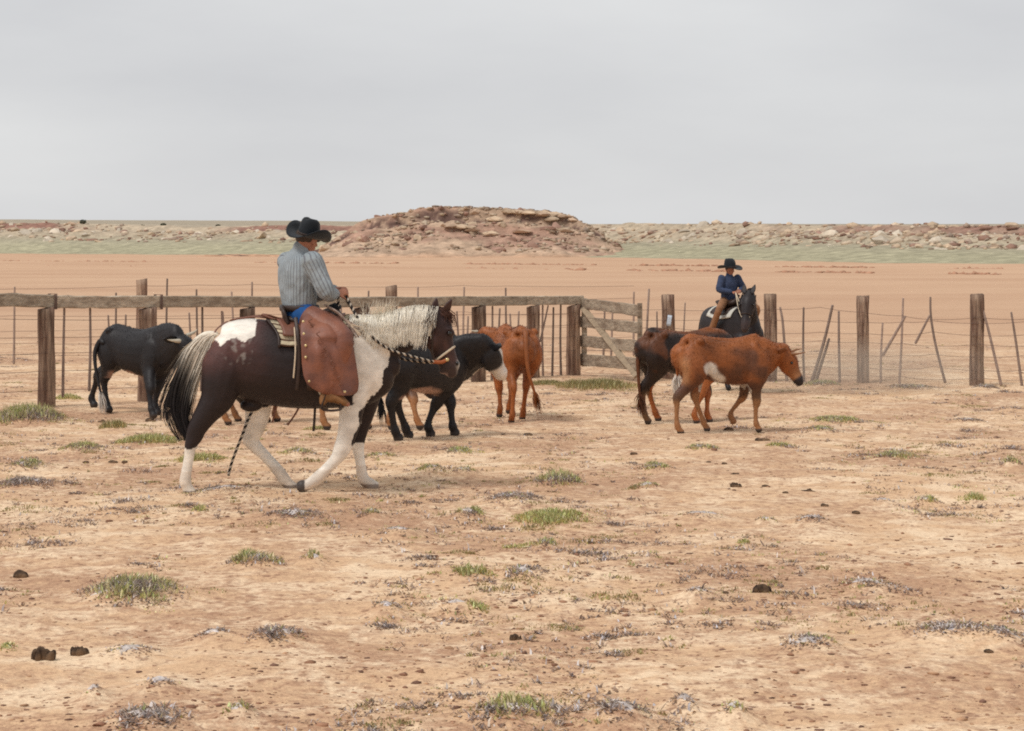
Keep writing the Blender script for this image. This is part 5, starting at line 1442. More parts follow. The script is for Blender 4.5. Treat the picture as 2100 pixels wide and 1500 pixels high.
for k, pp in enumerate(([(575, 655, -.02), (540, 648, -.03), (500, 652, -.02), (466, 660, .0), (444, 676, -.03), (438, 690, -.06)], [(572, 658, -.05), (545, 652, -.08), (520, 650, -.06), (498, 653, -.05)], [(580, 656, -.06), (556, 648, -.10), (537, 645, -.09), (560, 654, -.12)], [(566, 830, -.02), (563, 845, -.03), (559, 866, -.03)], [(612, 838, 0), (604, 852, 0), (590, 872, 0)])):
    strap('tie_string', pp, .008, .004, MT['red_leather'], sd)
rr_ = random.Random(5)
for k in range(13):
    a = rr_.uniform(-1, 1); strap('fringe', [(668 + 4 * a, 628 + 3 * a, -.14), (690 + 6 * a, 640 + 6 * a, -.24), (712 + 8 * a, 660 + 9 * a, -.29), (732 + rr_.uniform(-10, 8), 684 + rr_.uniform(-16, 10), -.29)], .006, .003, MT['stay'] if k % 3 else MT['rawhide'], sd)

# rope reins, braided black and white
def rope(name, pts, r0, parent, pitch=.055):
    P_ = catmull([tuple(H(*p)) for p in pts], 14); P_ = [np.array(p) for p in P_]
    L = np.concatenate([[0], np.cumsum([np.linalg.norm(b_ - a) for a, b_ in zip(P_[:-1], P_[1:])])])
    s_ = np.arange(0, L[-1], .006); C_ = np.stack([np.interp(s_, L, np.array(P_)[:, i]) for i in range(3)], -1)
    T = np.gradient(C_, axis=0); T /= np.linalg.norm(T, axis=1)[:, None]; n = 12
    a = np.cross(T, np.array([0.3, 1, 0.1])); a /= np.linalg.norm(a, axis=1)[:, None]; b_ = np.cross(T, a)
    th = np.arange(n) * 2 * np.pi / n; ph = s_ / pitch * 2 * np.pi
    rad = r0 * (1 + .22 * np.cos(3 * (th[None] - ph[:, None])))
    V = C_[:, None] + rad[..., None] * (np.cos(th)[None, :, None] * a[:, None] + np.sin(th)[None, :, None] * b_[:, None])
    i = np.arange(len(s_) * n).reshape(-1, n); j = np.roll(i, -1, 1)
    f = np.stack([i[:-1], j[:-1], j[1:], i[1:]], -1).reshape(-1, 4)
    w = (np.sin(1.0 * (th[None] - ph[:, None])) > .30)[..., None]
    cc = np.where(w, np.array([.50, .42, .33]), np.array([.018, .013, .012])).reshape(-1, 3)
    return ob(name, mesh_np(name, V.reshape(-1, 3), f, MT['rope'], cc), parent)
rn = empty('rope_reins', hloc); tag(rn, 'black and white braided rope reins running from the hand to the horse jaw', 'reins')
rope('rein', [(703, 596, .0), (712, 612, -.04), (735, 655, -.16), (762, 690, -.205), (797, 716, -.19), (840, 730, -.17), (875, 739, -.12), (896, 743, -.075)], .0105, rn)
rope('rein', [(703, 596, .02), (716, 625, .12), (760, 688, .21), (810, 730, .19), (860, 742, .13), (896, 744, .075)], .0105, rn)
rope('rein', [(703, 595, .0), (697, 600, -.02), (694, 615, -.03), (694, 640, -.04), (699, 652, -.08)], .0105, rn)
rope('rope_tail', [(523, 835, .02), (510, 858, -.02), (497, 892, -.04), (484, 925, -.04), (475, 950, -.03), (468, 976, -.03)], .011, rn)
bs = empty('bridle', hloc); tag(bs, 'rawhide and orange leather nose bridle on the paint horse head', 'bridle')
def loop(name, c0, c1, hw, r0, material, parent, n=28):
    """closed band round the head between two profile points"""
    bm = bmesh.new(); P_ = []
    for i in range(n + 1):
        a = 2 * math.pi * i / n; q = (1 - math.cos(a)) / 2; px = c0[0] + (c1[0] - c0[0]) * q; py = c0[1] + (c1[1] - c0[1]) * q
        P_.append((*H(px, py, -hw * math.copysign(abs(math.sin(a)) ** .7, math.sin(a))), r0, r0))
    tube(bm, P_, n=8, k=2); return ob(name, bm_mesh(bm, name, material), parent)
loop('noseband', (888, 744), (932, 711), .080, .010, MT['rawhide'], bs)
bm = bmesh.new(); tube(bm, [(*H(889, 742, -.085), .014, .017), (*H(905, 743, -.092), .014, .017), (*H(918, 737, -.088), .012, .014)], n=10, k=4); ob('jaw_strap', bm_mesh(bm, 'jaw_strap', MT['orange_leather']), bs)
bm = bmesh.new(); ball(bm, H(917, 738, -.10), (.016, .008, .016)); ob('concho', bm_mesh(bm, 'concho', MT['brass']), bs)
strap('cheek_strap', [(894, 640, -.095), (888, 680, -.112), (886, 715, -.095), (890, 740, -.088)], .010, .004, MT['dark_leather'], bs)
strap('cheek_strap', [(894, 640, .095), (888, 680, .112), (886, 715, .095), (890, 740, .088)], .010, .004, MT['dark_leather'], bs)

# ---------------------------------------------------------------- people
def hand(bm, wrist, fwd, palm_n, S=1.0, curl=1.0):
    """palm, four curled fingers and a thumb"""
    w = Vector(wrist); f = Vector(fwd).normalized(); n = Vector(palm_n); n = (n - f * n.dot(f)).normalized(); s = f.cross(n)
    tube(bm, [(*w, .026 * S, .021 * S), (*(w + f * .045 * S), .040 * S, .019 * S), (*(w + f * .088 * S), .041 * S, .016 * S)], n=10, k=3, lat=tuple(s))
    for i, (o, L) in enumerate(((-.030, .070), (-.010, .080), (.010, .075), (.029, .060))):
        b0 = w + f * .085 * S + s * o * S; p = [b0]; d = f.copy()
        for j, seg in enumerate((.42, .33, .25)):
            ang = R(52) * curl; d = (d * math.cos(ang) + n * math.sin(ang)).normalized() if j or curl > .5 else d
            p.append(p[-1] + d * L * seg * S)
            n_ = n; 
        tube(bm, [(*q, .0095 * S, .0095 * S) for q in p], n=8, k=2, lat=tuple(s))
    b0 = w + f * .03 * S - s * .036 * S
    tube(bm, [(*b0, .012 * S, .012 * S), (*(b0 + (f * .6 - s * .5 + n * .3) * .04 * S), .0105 * S, .0105 * S), (*(b0 + (f * .9 - s * .35 + n * .8) * .06 * S), .0095 * S, .0095 * S)], n=8, k=2)

def person(root, J, S, face, skin_voxel, shirt_mat, pants_mat, hand_dirs, shirt_uv=True, torso=None, hair_c=(0.06, 0.04, 0.03)):
    """J: joints in the root's space. face: facing vector of the head. Builds body, shirt, trousers."""
    f = Vector(face).normalized(); rt = f.cross(Vector((0, 0, 1))).normalized(); up = rt.cross(f)
    bm = bmesh.new()
    hc = J['head']
    ball(bm, hc + up * .035 * S - f * .012 * S, (.085 * S, .085 * S, .095 * S), 3)
    m4 = [(hc + up * .10 * S - f * .005 * S, .06, .075), (hc + up * .05 * S, .076, .097), (hc, .074, .095), (hc - up * .05 * S + f * .006 * S, .066, .085), (hc - up * .095 * S + f * .022 * S, .048, .058), (hc - up * .115 * S + f * .036 * S, .028, .03)]
    tube(bm, [(*p, a * S, b_ * S) for p, a, b_ in m4], n=16, k=3, lat=tuple(rt))
    tube(bm, [(*(hc + f * .088 * S + up * .008 * S), .010 * S, .010 * S), (*(hc + f * .112 * S - up * .030 * S), .016 * S, .014 * S)], n=8, k=2, lat=tuple(rt))  # nose
    tube(bm, [(*(hc + f * .082 * S - up * .062 * S - rt * .02 * S), .008 * S, .008 * S), (*(hc + f * .090 * S - up * .062 * S), .010 * S, .009 * S), (*(hc + f * .082 * S - up * .062 * S + rt * .02 * S), .008 * S, .008 * S)], n=6, k=2)  # lips
    for sg in (-1, 1): ball(bm, hc + rt * sg * .079 * S - f * .008 * S - up * .012 * S, (.014 * S, .020 * S, .032 * S))
    tube(bm, [(*J['neck'], .058 * S, .06 * S), (*(hc - up * .05 * S - f * .015 * S), .055 * S, .06 * S)], n=12, k=2)
    for q in torso: pass
    tf = Vector(J['facing']).normalized(); tr = tf.cross(Vector((0, 0, 1))).normalized()
    tube(bm, [(*p, a * .9, b_ * .9) for p, a, b_ in torso], n=18, k=4, lat=tuple(tr))
    for sd_ in ('R', 'L'):
        sh, el, wr, hp, kn, an, to = (J[k + sd_] for k in ('sh', 'el', 'wr', 'hip', 'knee', 'ank', 'toe'))
        tube(bm, [(*sh, .052 * S, .052 * S), (*el, .04 * S, .04 * S), (*wr, .027 * S, .025 * S)], n=10, k=4)
        tube(bm, [(*hp, .085 * S, .09 * S), (*hp.lerp(kn, .5), .075 * S, .078 * S), (*kn, .056 * S, .058 * S), (*kn.lerp(an, .35), .055 * S, .06 * S), (*an, .036 * S, .04 * S)], n=12, k=3)
        tube(bm, [(*an, .04 * S, .045 * S), (*an.lerp(to, .5), .04 * S, .035 * S), (*to, .036 * S, .024 * S)], n=10, k=3)
        hand(bm, wr, *hand_dirs[sd_], S=S)
    me = fuse(bm, 'body', skin_voxel, 3, .4, MT['skin']); body = ob('body', me, root)
    # hair cap under the hat
    bm = bmesh.new(); ball(bm, hc + up * .035 * S - f * .022 * S, (.089 * S, .089 * S, .085 * S), 3)
    for v in list(bm.verts):
        rel = v.co - hc
        if rel.dot(f) > .035 * S or rel.dot(up) < -.03 * S: v.co = hc + rel * .86
    ob('hair', bm_mesh(bm, 'hair', mat('hair_' + root.name, hair_c, rough=.7, var=.3, scale=60)), root)
    # shirt
    bm = bmesh.new(); tube(bm, [(*p, a * S if False else a, b_) for p, a, b_ in torso], n=20, k=4, lat=tuple(tr))
    for sd_ in ('R', 'L'):
        sh, el, wr = (J[k + sd_] for k in ('sh', 'el', 'wr'))
        e2 = el + (el - sh.lerp(wr, .5)).normalized() * .012 * S
        tube(bm, [(*sh, .088 * S, .092 * S), (*sh.lerp(e2, .45), .080 * S, .084 * S), (*e2, .070 * S, .074 * S), (*e2.lerp(wr, .55), .058 * S, .060 * S), (*e2.lerp(wr, .9), .046 * S, .046 * S)], n=12, k=4)
    ck = J['neck'] + Vector((0, 0, .005)); tube(bm, [(*(ck - Vector((0, 0, .05 * S))), .075 * S, .08 * S), (*(ck + Vector((0, 0, .022 * S)) - tf * .012), .068 * S, .074 * S)], n=14, k=2, caps=True)
    sme = fuse(bm, 'shirt', skin_voxel * 1.1, 4, .45, shirt_mat)
    P_ = coords(sme).astype(float)
    # folds
    n_ = normals(sme); dsp = noise3(P_ * np.array([1, 1, .45]), 11.0 / S, 2.0) * .010 * S + noise3(P_ * np.array([1, 1, .6]), 24.0 / S, 7.0) * .004 * S
    sme.vertices.foreach_set('co', (P_ + n_ * dsp[:, None]).astype(np.float32).ravel()); sme.update()
    cen = np.array(torso[2][0]); rel = P_ - cen
    ang = np.arctan2(rel @ np.array(tr), -(rel @ np.array(tf)))
    u_ = ang * .21 / .034
    for sd_ in ('R', 'L'):        # sleeves: stripes run along the arm
        sh, el, wr = (np.array(J[k + sd_]) for k in ('sh', 'el', 'wr'))
        for a, b_ in ((sh, el), (el, wr)):
            ax = (b_ - a); Lx = np.linalg.norm(ax); ax = ax / Lx; q = P_ - a; tq = np.clip(q @ ax, 0.06 * S if a is sh else 0, Lx); dv = q - tq[:, None] * ax; dist = np.linalg.norm(dv, axis=1)
            inarm = dist < .102 * S
            dsh = np.abs((P_ - np.array(torso[2][0])) @ np.array(tr)) > (.175 * S)
            inarm &= dsh | (np.abs((P_ - cen) @ np.array(tf)) > .12 * S)
            e1 = np.cross(ax, [0.1, 0.2, 1.0]); e1 /= np.linalg.norm(e1); e2_ = np.cross(ax, e1)
            au = np.arctan2(dv @ e2_, dv @ e1) * .09 * S / .034
            if a is not sh: inarm &= (q @ ax) > .4 * Lx
            u_ = np.where(inarm, au, u_)
    at = sme.attributes.new('uvw', 'FLOAT_VECTOR', 'POINT'); uv = np.zeros((len(P_), 3), np.float32); uv[:, 0] = u_; at.data.foreach_set('vector', uv.ravel())
    ob('shirt', sme, root)
    # trousers
    bm = bmesh.new(); pc = J['pelvis']
    tube(bm, [(*(pc + Vector((0, 0, .04 * S))), .165 * S, .125 * S), (*(pc - Vector((0, 0, .03 * S))), .175 * S, .14 * S), (*(pc - Vector((0, 0, .09 * S))), .15 * S, .12 * S)], n=16, k=3, lat=tuple(tr))
    for sd_ in ('R', 'L'):
        hp, kn, an = (J[k + sd_] for k in ('hip', 'knee', 'ank'))
        tube(bm, [(*hp, .10 * S, .105 * S), (*hp.lerp(kn, .5), .09 * S, .095 * S), (*kn, .072 * S, .076 * S), (*kn.lerp(an, .4), .07 * S, .072 * S), (*kn.lerp(an, .9), .066 * S, .068 * S)], n=14, k=3)
    tme = fuse(bm, 'trousers', skin_voxel * 1.1, 4, .45, pants_mat); ob('trousers', tme, root)
    for sd_ in ('R', 'L'):
        an, to, kn = J['ank' + sd_], J['toe' + sd_], J['knee' + sd_]
        bm = bmesh.new(); ax = (to - an).normalized(); ud = (kn - an).normalized()
        tube(bm, [(*(an + ud * .10 * S), .056 * S, .060 * S), (*(an + ud * .02 * S), .048 * S, .056 * S), (*(an - ud * .02 * S + ax * .02 * S), .046 * S, .05 * S)], n=12, k=3)
        tube(bm, [(*(an - ud * .035 * S - ax * .04 * S), .036 * S, .04 * S), (*an.lerp(to, .35), .046 * S, .05 * S), (*an.lerp(to, .75), .047 * S, .036 * S), (*to, .034 * S, .024 * S)], n=12, k=3)
        tube(bm, [(*(an - ud * .06 * S - ax * .045 * S), .032 * S, .035 * S), (*(an - ud * .092 * S - ax * .04 * S), .030 * S, .032 * S)], n=10, k=2)
        ob('boot', fuse(bm, 'boot', skin_voxel, 3, .4, MT['tan_leather']), root)
    return body

def cowboy_hat(root, c, f, up, S, material, curl=.07, crown_h=.125, brim=.17, dip=.03):
    """creased crown on a brim that curls up at the sides and dips front and back"""
    f = Vector(f).normalized(); up = Vector(up); up = (up - f * up.dot(f)).normalized(); rt = f.cross(up)
    def pt(a, b_, z): return c + rt * a * S + f * b_ * S + up * z * S
    hat = empty('hat_tmp') if False else None
    V = []; n = 40; rings = []
    bm = bmesh.new()
    for k, (q, h) in enumerate(((0, 0), (.25, 0), (.5, 0), (.75, 0), (1, 0))):
        ring = []
        for j in range(n):
            a = 2 * math.pi * j / n; ca, sa = math.cos(a), math.sin(a)
            ri = (.088, .107); ro = (.088 + brim * .62, .107 + brim * .62)
            x = ca * (ri[0] + (ro[0] - ri[0]) * q); y = sa * (ri[1] + (ro[1] - ri[1]) * q)
            z = curl * abs(ca) ** 2.2 * q ** 1.6 - dip * abs(sa) ** 2 * q ** 1.5
            x *= 1 - .10 * abs(ca) * q ** 2
            ring.append(bm.verts.new(pt(x, y, z)))
        rings.append(ring)
    for a, b_ in zip(rings[:-1], rings[1:]):
        for j in range(n): bm.faces.new((a[j], a[(j + 1) % n], b_[(j + 1) % n], b_[j]))
    bmesh.ops.recalc_face_normals(bm, faces=bm.faces); bmesh.ops.solidify(bm, geom=list(bm.faces), thickness=.006 * S)
    br = ob('hat', bm_mesh(bm, 'brim', material), root)
    bm = bmesh.new(); rings = []
    prof = [(0, 1.0, 0), (.15, .995, 0), (.4, .97, 0), (.65, .93, 0), (.85, .86, 0), (.96, .74, 0), (1.0, .58, 0), (.985, .40, 1), (.95, .2, 1), (.93, .04, 1)]
    for h, s_, ins in prof:
        ring = []
        for j in range(n):
            a = 2 * math.pi * j / n; ca, sa = math.cos(a), math.sin(a)
            x = ca * .0885 * s_; y = sa * .1075 * s_ * (1 - .10 * h * (sa > 0))
            z = h * crown_h
            pinch = max(0, sa) ** 2 * max(0, abs(ca) - .15) * h
            x *= 1 - .28 * max(0, sa) * h
            z -= .028 * max(0, 1 - abs(ca) * 2.2) * (h > .9) * (1 if ins else .55) + .018 * max(0, sa) * h
            ring.append(bm.verts.new(pt(x, y, z - .002)))
        rings.append(ring)
    for a, b_ in zip(rings[:-1], rings[1:]):
        for j in range(n): bm.faces.new((a[j], a[(j + 1) % n], b_[(j + 1) % n], b_[j]))
    bm.faces.new(rings[-1])
    ob('crown', bm_mesh(bm, 'crown', material), br)
    bm = bmesh.new(); tube(bm, [(*pt(math.cos(a) * .0895, math.sin(a) * .1085, .014), .010 * S, .003 * S) for a in np.linspace(0, 2 * math.pi, 33)], n=6, k=1, lat=tuple(up)); ob('band', bm_mesh(bm, 'band', MT['dark_leather']), br)
    return br

rider = empty('person', hloc); tag(rider, 'rider in grey striped shirt, black hat and brown leather chaps on the paint horse', 'person')
J = dict(head=H(630, 494, .02), neck=H(620, 516, .01), pelvis=H(615, 634, 0), facing=(.80, .60, 0),
         shR=H(640, 536, -.155), elR=H(670, 598, -.20), wrR=H(688, 604, -.06), shL=H(590, 536, .165), elL=H(642, 600, .27), wrL=H(690, 594, .10),
         hipR=H(622, 645, -.11), kneeR=H(702, 694, -.345), ankR=H(676, 808, -.395), toeR=H(712, 829, -.40),
         hipL=H(612, 648, .12), kneeL=H(694, 700, .345), ankL=H(672, 808, .395), toeL=H(706, 829, .40))
torso = [(H(614, 640, 0), .165, .13), (H(613, 618, 0), .180, .138), (H(610, 585, 0), .195, .142), (H(608, 556, 0), .205, .138), (H(611, 537, .005), .185, .118), (H(615, 524, .008), .13, .09), (H(619, 514, .01), .075, .07)]
person(rider, J, 1.0, (.62, .77, -.10), .0085, MT['shirt'], MT['denim'], {'R': ((.8, .45, .25), (-.1, .6, -.6)), 'L': ((.75, -.55, .1), (.1, -.3, -.9))}, torso=torso)
hf = Vector((.58, .80, -.10)).normalized()
cowboy_hat(rider, H(632, 485, .02), hf, (.30, -.02, 1), 1.0, MT['black_felt'], curl=.10, crown_h=.158, brim=.165, dip=.025)
# sunglasses
hr = hf.cross(Vector((0, 0, 1))).normalized(); hc = J['head']; ff2 = Vector((.62, .77, -.10)).normalized()
sgm = bmesh.new()
for sg in (-1, 1):
    c0 = hc + ff2 * .094 + hr * sg * .034 + Vector((0, 0, .012)); ball(sgm, c0, (.022, .022, .017), 2)
    tube(sgm, [(*(hc + ff2 * .085 + hr * sg * .062 + Vector((0, 0, .016))), .004, .006), (*(hc + hr * sg * .083 + Vector((0, 0, .012))), .003, .005)], n=6, k=2)
tube(sgm, [(*(hc + ff2 * .10 - hr * .02 + Vector((0, 0, .016))), .003, .003), (*(hc + ff2 * .10 + hr * .02 + Vector((0, 0, .016))), .003, .003)], n=6, k=2)
ob('sunglasses', bm_mesh(sgm, 'sunglasses', MT['glass']), rider)
# belt of the chaps
bm = bmesh.new(); tf = Vector((.80, .60, 0)).normalized(); tr = tf.cross(Vector((0, 0, 1)))
ringp = [H(614, 632, 0) + tr * math.sin(a) * .188 - tf * math.cos(a) * .150 for a in np.linspace(0, 2 * math.pi, 29)]
tube(bm, [(*p, .026, .009) for p in ringp], n=8, k=1, lat=(0, 0, 1)); ob('chaps_belt', bm_mesh(bm, 'chaps_belt', MT['dark_leather']), rider)
# batwing chaps: one heavy leather wing each side
CH_ROWS = [(636, 640, 664), (645, 628, 684), (655, 620, 699), (668, 616, 711), (684, 616, 719), (702, 617, 723), (724, 618, 727), (748, 619, 731), (770, 622, 734), (786, 628, 736), (797, 640, 735), (804, 652, 733), (809, 666, 728), (812, 684, 717)]
CA = np.array(CH_ROWS, float)
def chap(sg):
    def fn(u, v):
        k = u * (len(CA) - 1); py = np.interp(k, np.arange(len(CA)), CA[:, 0]); l = np.interp(k, np.arange(len(CA)), CA[:, 1]); r_ = np.interp(k, np.arange(len(CA)), CA[:, 2])
        px = l + (r_ - l) * v
        dm = np.interp(py, [636, 650, 668, 690, 720, 770, 812], [.21, .28, .37, .455, .475, .475, .465])
        rec = .05 * (1 - v) ** 2 * sstep(640, 700, py) + .15 * sstep(.62, 1.0, v) * np.interp(py, [636, 690, 812], [.5, 1.0, .55])
        fold = .012 * math.sin((px - 618) * .075 + 1.2) * sstep(740, 808, py) + .034 * math.exp(-((px - (648 + (py - 700) * .16)) / 12) ** 2) * sstep(690, 730, py) - .030 * math.exp(-((py - 706 - (px - 690) * .22) / 8) ** 2) * sstep(.3, .85, v)
        return H(px, py, -sg * (dm - rec + fold + .005 * math.sin(px * .13 + py * .05)))
    o = sheet('chaps', fn, 44, 30, .007, MT['leather'], rider)
    edge = [(-1 + 634, 650), (624, 680), (627, 708), (627, 735), (634, 790), (662, 802), (709, 806)] 
    for (px, py) in [(622, 660), (623, 685), (627, 709), (627, 733), (634, 782), (659, 795), (707, 804)]:
        dm = float(np.interp(py, [636, 650, 668, 690, 720, 770, 812], [.21, .28, .37, .455, .475, .475, .465])); v = float((px - np.interp(py, CA[:, 0], CA[:, 1])) / (np.interp(py, CA[:, 0], CA[:, 2]) - np.interp(py, CA[:, 0], CA[:, 1])))
        bm = bmesh.new(); d = -sg * (dm - .05 * (1 - v) ** 2 * float(sstep(640, 700, py)) - .0 + .006); ball(bm, H(px, py, d), (.012, .007, .012), 2); ob('concho', bm_mesh(bm, 'concho', MT['brass']), o)
    for (px, py) in [(636, 664), (652, 690), (667, 720), (680, 748), (695, 781)]:
        dm = float(np.interp(py, [636, 650, 668, 690, 720, 770, 812], [.21, .28, .37, .455, .475, .475, .465]))
        bm = bmesh.new(); pts = [(px + 3, py - 9), (px - 3, py - 5), (px + 2, py), (px + 5, py + 5), (px - 1, py + 10), (px + 3, py + 12)]
        tube(bm, [(*H(a, b_, -sg * (dm + .012 + .004 * (i % 2))), .006, .005) for i, (a, b_) in enumerate(pts)], n=6, k=3); ob('tie', bm_mesh(bm, 'tie', MT['red_leather']), o)
chap(1); chap(-1)
for sd_ in ('R', 'L'):
    bm = bmesh.new(); hp, kn, an = J['hip' + sd_], J['knee' + sd_], J['ank' + sd_]
    tube(bm, [(*hp.lerp(kn, .22), .112, .118), (*hp.lerp(kn, .5), .108, .112), (*kn, .092, .098), (*kn.lerp(an, .4), .086, .088), (*kn.lerp(an, .8), .082, .084)], n=16, k=4)
    ob('chap_leg', fuse(bm, 'chap_leg', .011, 3, .4, MT['leather']), rider)
# ---------------------------------------------------------------- dark pony with the young rider, coming towards the camera
PY_ = 29.5; ploc = Vector(((1497 - 1050) / F * PY_, PY_, 0)); ploc.z = gz1(ploc.x, ploc.y); pyaw = R(-63); K = .87
pony = empty('dark_pony', ploc, pyaw); tag(pony, 'dark brown horse walking towards the camera under the young rider in blue', 'horse')
PMi = (Matrix.Translation(ploc) @ Matrix.Rotation(pyaw, 4, 'Z')).inverted()
def PW(px, py, d): return PMi @ W(px, py, PY_ + d)
bm = bmesh.new()
tube(bm, [((px - 612) / 243 * K, 0, (1010 - (t + b_) / 2) / 243 * K, hw * K, (b_ - t) / 2 / 243 * K) for px, t, b_, hw in HT], n=22, k=4, exp=2.2)
pp = PW(1535, 604, -.78); pm = PW(1524, 686, -1.0); hd = (pm - pp).normalized(); HLn = .52 * K
lat = Vector((0, 0, 1)).cross(hd).normalized(); upv = hd.cross(lat)
if upv.x < 0: upv = -upv
nk0 = Vector((.46, 0, 1.02)); nb = pp - upv * .05
nk1 = nk0.lerp(nb, .45) + Vector((.02, 0, .0))
tube(bm, [(nk0.x, nk0.y, nk0.z, .19 * K, .27 * K), (*nk0.lerp(nk1, .5), .16 * K, .235 * K), (*nk1, .125 * K, .19 * K), (*nb, .085 * K, .125 * K)], n=16, k=4)
ball(bm, (.62, 0, .86), (.11, .17, .20), 3)
hs = [(-.02, .09, .08), (.07, .12, .125), (.16, .122, .14), (.27, .10, .125), (.40, .076, .10), (.52, .076, .09), (.60, .06, .07)]
tube(bm, [(*(pp + hd * a * K - upv * .05 * K), rl * K, ru * K) for a, rl, ru in hs], n=14, k=3, lat=tuple(lat))
for sx, sg, dx, lift in ((-.40, -1, -.08, 0), (-.40, 1, .12, 0), (.47, -1, .10, 0), (.47, 1, -.10, .05)):
    if sx < 0: Pl = [(0, .98, .20, .13), (.03, .80, .19, .13), (.03, .66, .12, .10), (-.05, .50, .075, .06), (-.06, .42, .06, .05), (-.03, .30, .04, .038), (-.02, .14, .045, .04), (.02, .05, .055, .05)]
    else: Pl = [(0, .90, .16, .11), (0, .70, .12, .10), (0, .52, .075, .07), (.02, .38, .058, .052), (.02, .28, .04, .038), (.02, .13, .045, .04), (.05, .045, .055, .05)]
    tube(bm, [(sx + (x + dx * (1 - z)) , sg * (.13 + .02 * (1 - z)), z * K * 1.05 + lift * (1 - z), rl * K, rf_ * K) for x, z, rf_, rl in Pl], n=12, k=4)
pme = fuse(bm, 'body', .014, 5, .5, MT['coat']); P = coords(pme).astype(float)
c = np.tile(np.array([.019, .014, .015]), (len(P), 1)) * (1 + .3 * noise3(P, 4, 2))[:, None]
hcx = (P - np.array(pp)) @ np.array(hd); dh = np.linalg.norm(P - np.array(pp + hd * .3), axis=1)
c = mixv(c, (dh < .3) * sstep(.36, .46, hcx) * .5, np.array([.06, .035, .03]))
set_col(pme, c); ob('body', pme, pony); ob('coat_hair', fur(pme, 5000, .015, 9, width=.006), pony)
for sg in (-1, 1):
    bm = bmesh.new(); b0 = pp + lat * sg * .055 + upv * .01; leaf_ear(bm, b0, b0 - hd * .15 + lat * sg * .03, .075, tuple(upv), .012); ob('ear', bm_mesh(bm, 'ear', MT['coat'], col=(.02, .015, .016)), pony)
    bm = bmesh.new(); ball(bm, pp + hd * .17 + lat * sg * .105 + upv * .015, .018); ob('eye', bm_mesh(bm, 'eye', MT['eye']), pony)
m = 260; r = np.random.default_rng(8); paths = np.zeros((m, 4, 3)); cols = np.zeros((m, 4, 3))
for q in range(m):
    t = r.uniform(0, 1); b0 = np.array(nb.lerp(nk0 + Vector((-.1, 0, .2)), t)) + np.array([-.03, 0, .10]); sgn = 1 if r.random() < .8 else -1
    paths[q] = [b0, b0 + np.array([-.01, sgn * .06, .01]), b0 + np.array([0, sgn * .11, -.10]), b0 + np.array([r.normal() * .02, sgn * .12, -.24])]; cols[q] = np.array([.014, .011, .012]) * r.uniform(.7, 1.5)
ob('mane', ribbons('mane', paths, np.full(m, .016), cols, MT['hair']), pony)
bm = bmesh.new(); tube(bm, [(-.66, 0, 1.15, .04, .04), (-.74, 0, 1.0, .06, .06), (-.76, 0, .7, .07, .07), (-.74, 0, .4, .03, .03)], n=10, k=4); ob('tail', bm_mesh(bm, 'tail', MT['hair'], col=(.014, .011, .012)), pony)

def ptr(x, ang, off):
    px = 612 + x / K * 243; t, b_, hw = trunk(px); cy = (1010 - (t + b_) / 2) / 243 * K; hh = (b_ - t) / 2 / 243 * K
    ca, sa = math.cos(R(ang)), math.sin(R(ang)); return Vector((x, -math.copysign(abs(sa) ** .91, sa) * (hw * K + off), cy + math.copysign(abs(ca) ** .91, ca) * (hh + off)))
pb = empty('saddle_blanket', ploc, pyaw); tag(pb, 'pale saddle blanket under the young rider on the dark horse', 'blanket')
sheet('cloth', lambda u, v: ptr(-.28 + .62 * u, -60 + 120 * v, .018), 16, 24, .014, MT['pale_blanket'], pb)
ps = empty('western_saddle', ploc, pyaw); tag(ps, 'small dark saddle under the young rider in blue', 'saddle')
sheet('skirt', lambda u, v: ptr(-.20 + .44 * u, -48 + 96 * v, .036), 14, 20, .012, MT['dark_leather'], ps)
z0 = ptr(0, 0, .04).z
bm = bmesh.new(); tube(bm, [(-.20, 0, z0 + .07, .13, .03), (-.12, 0, z0 + .03, .14, .04), (.02, 0, z0 + .02, .12, .045), (.14, 0, z0 + .06, .10, .05), (.19, 0, z0 + .10, .05, .04)], n=14, k=4); ob('seat', bm_mesh(bm, 'seat', MT['dark_leather']), ps)
bm = bmesh.new(); tube(bm, [(.19, 0, z0 + .08, .025, .025), (.20, 0, z0 + .16, .022, .022)], n=10, k=2); ball(bm, (.20, 0, z0 + .165), (.04, .04, .022)); ob('horn', bm_mesh(bm, 'horn', MT['dark_leather']), ps)
for sg in (-1, 1):
    bm = bmesh.new(); fz = .93
    tube(bm, [(.06, sg * .33, fz + .16, .006, .03), (.10, sg * .36, fz, .006, .03), (.06, sg * .37, fz - .07, .008, .035), (-.02, sg * .36, fz - .06, .008, .03), (.0, sg * .35, fz + .06, .006, .03), (.04, sg * .33, fz + .16, .006, .03)], n=8, k=3, lat=(0, 1, 0)); ob('stirrup', bm_mesh(bm, 'stirrup', MT['dark_leather']), ps)
kid = empty('person', ploc, pyaw); tag(kid, 'young rider in blue shirt, black hat and tan chaps on the dark horse', 'person')
S2 = .70; zs = z0 + .10
hf2 = Vector((.92, .28, -.05)).normalized()
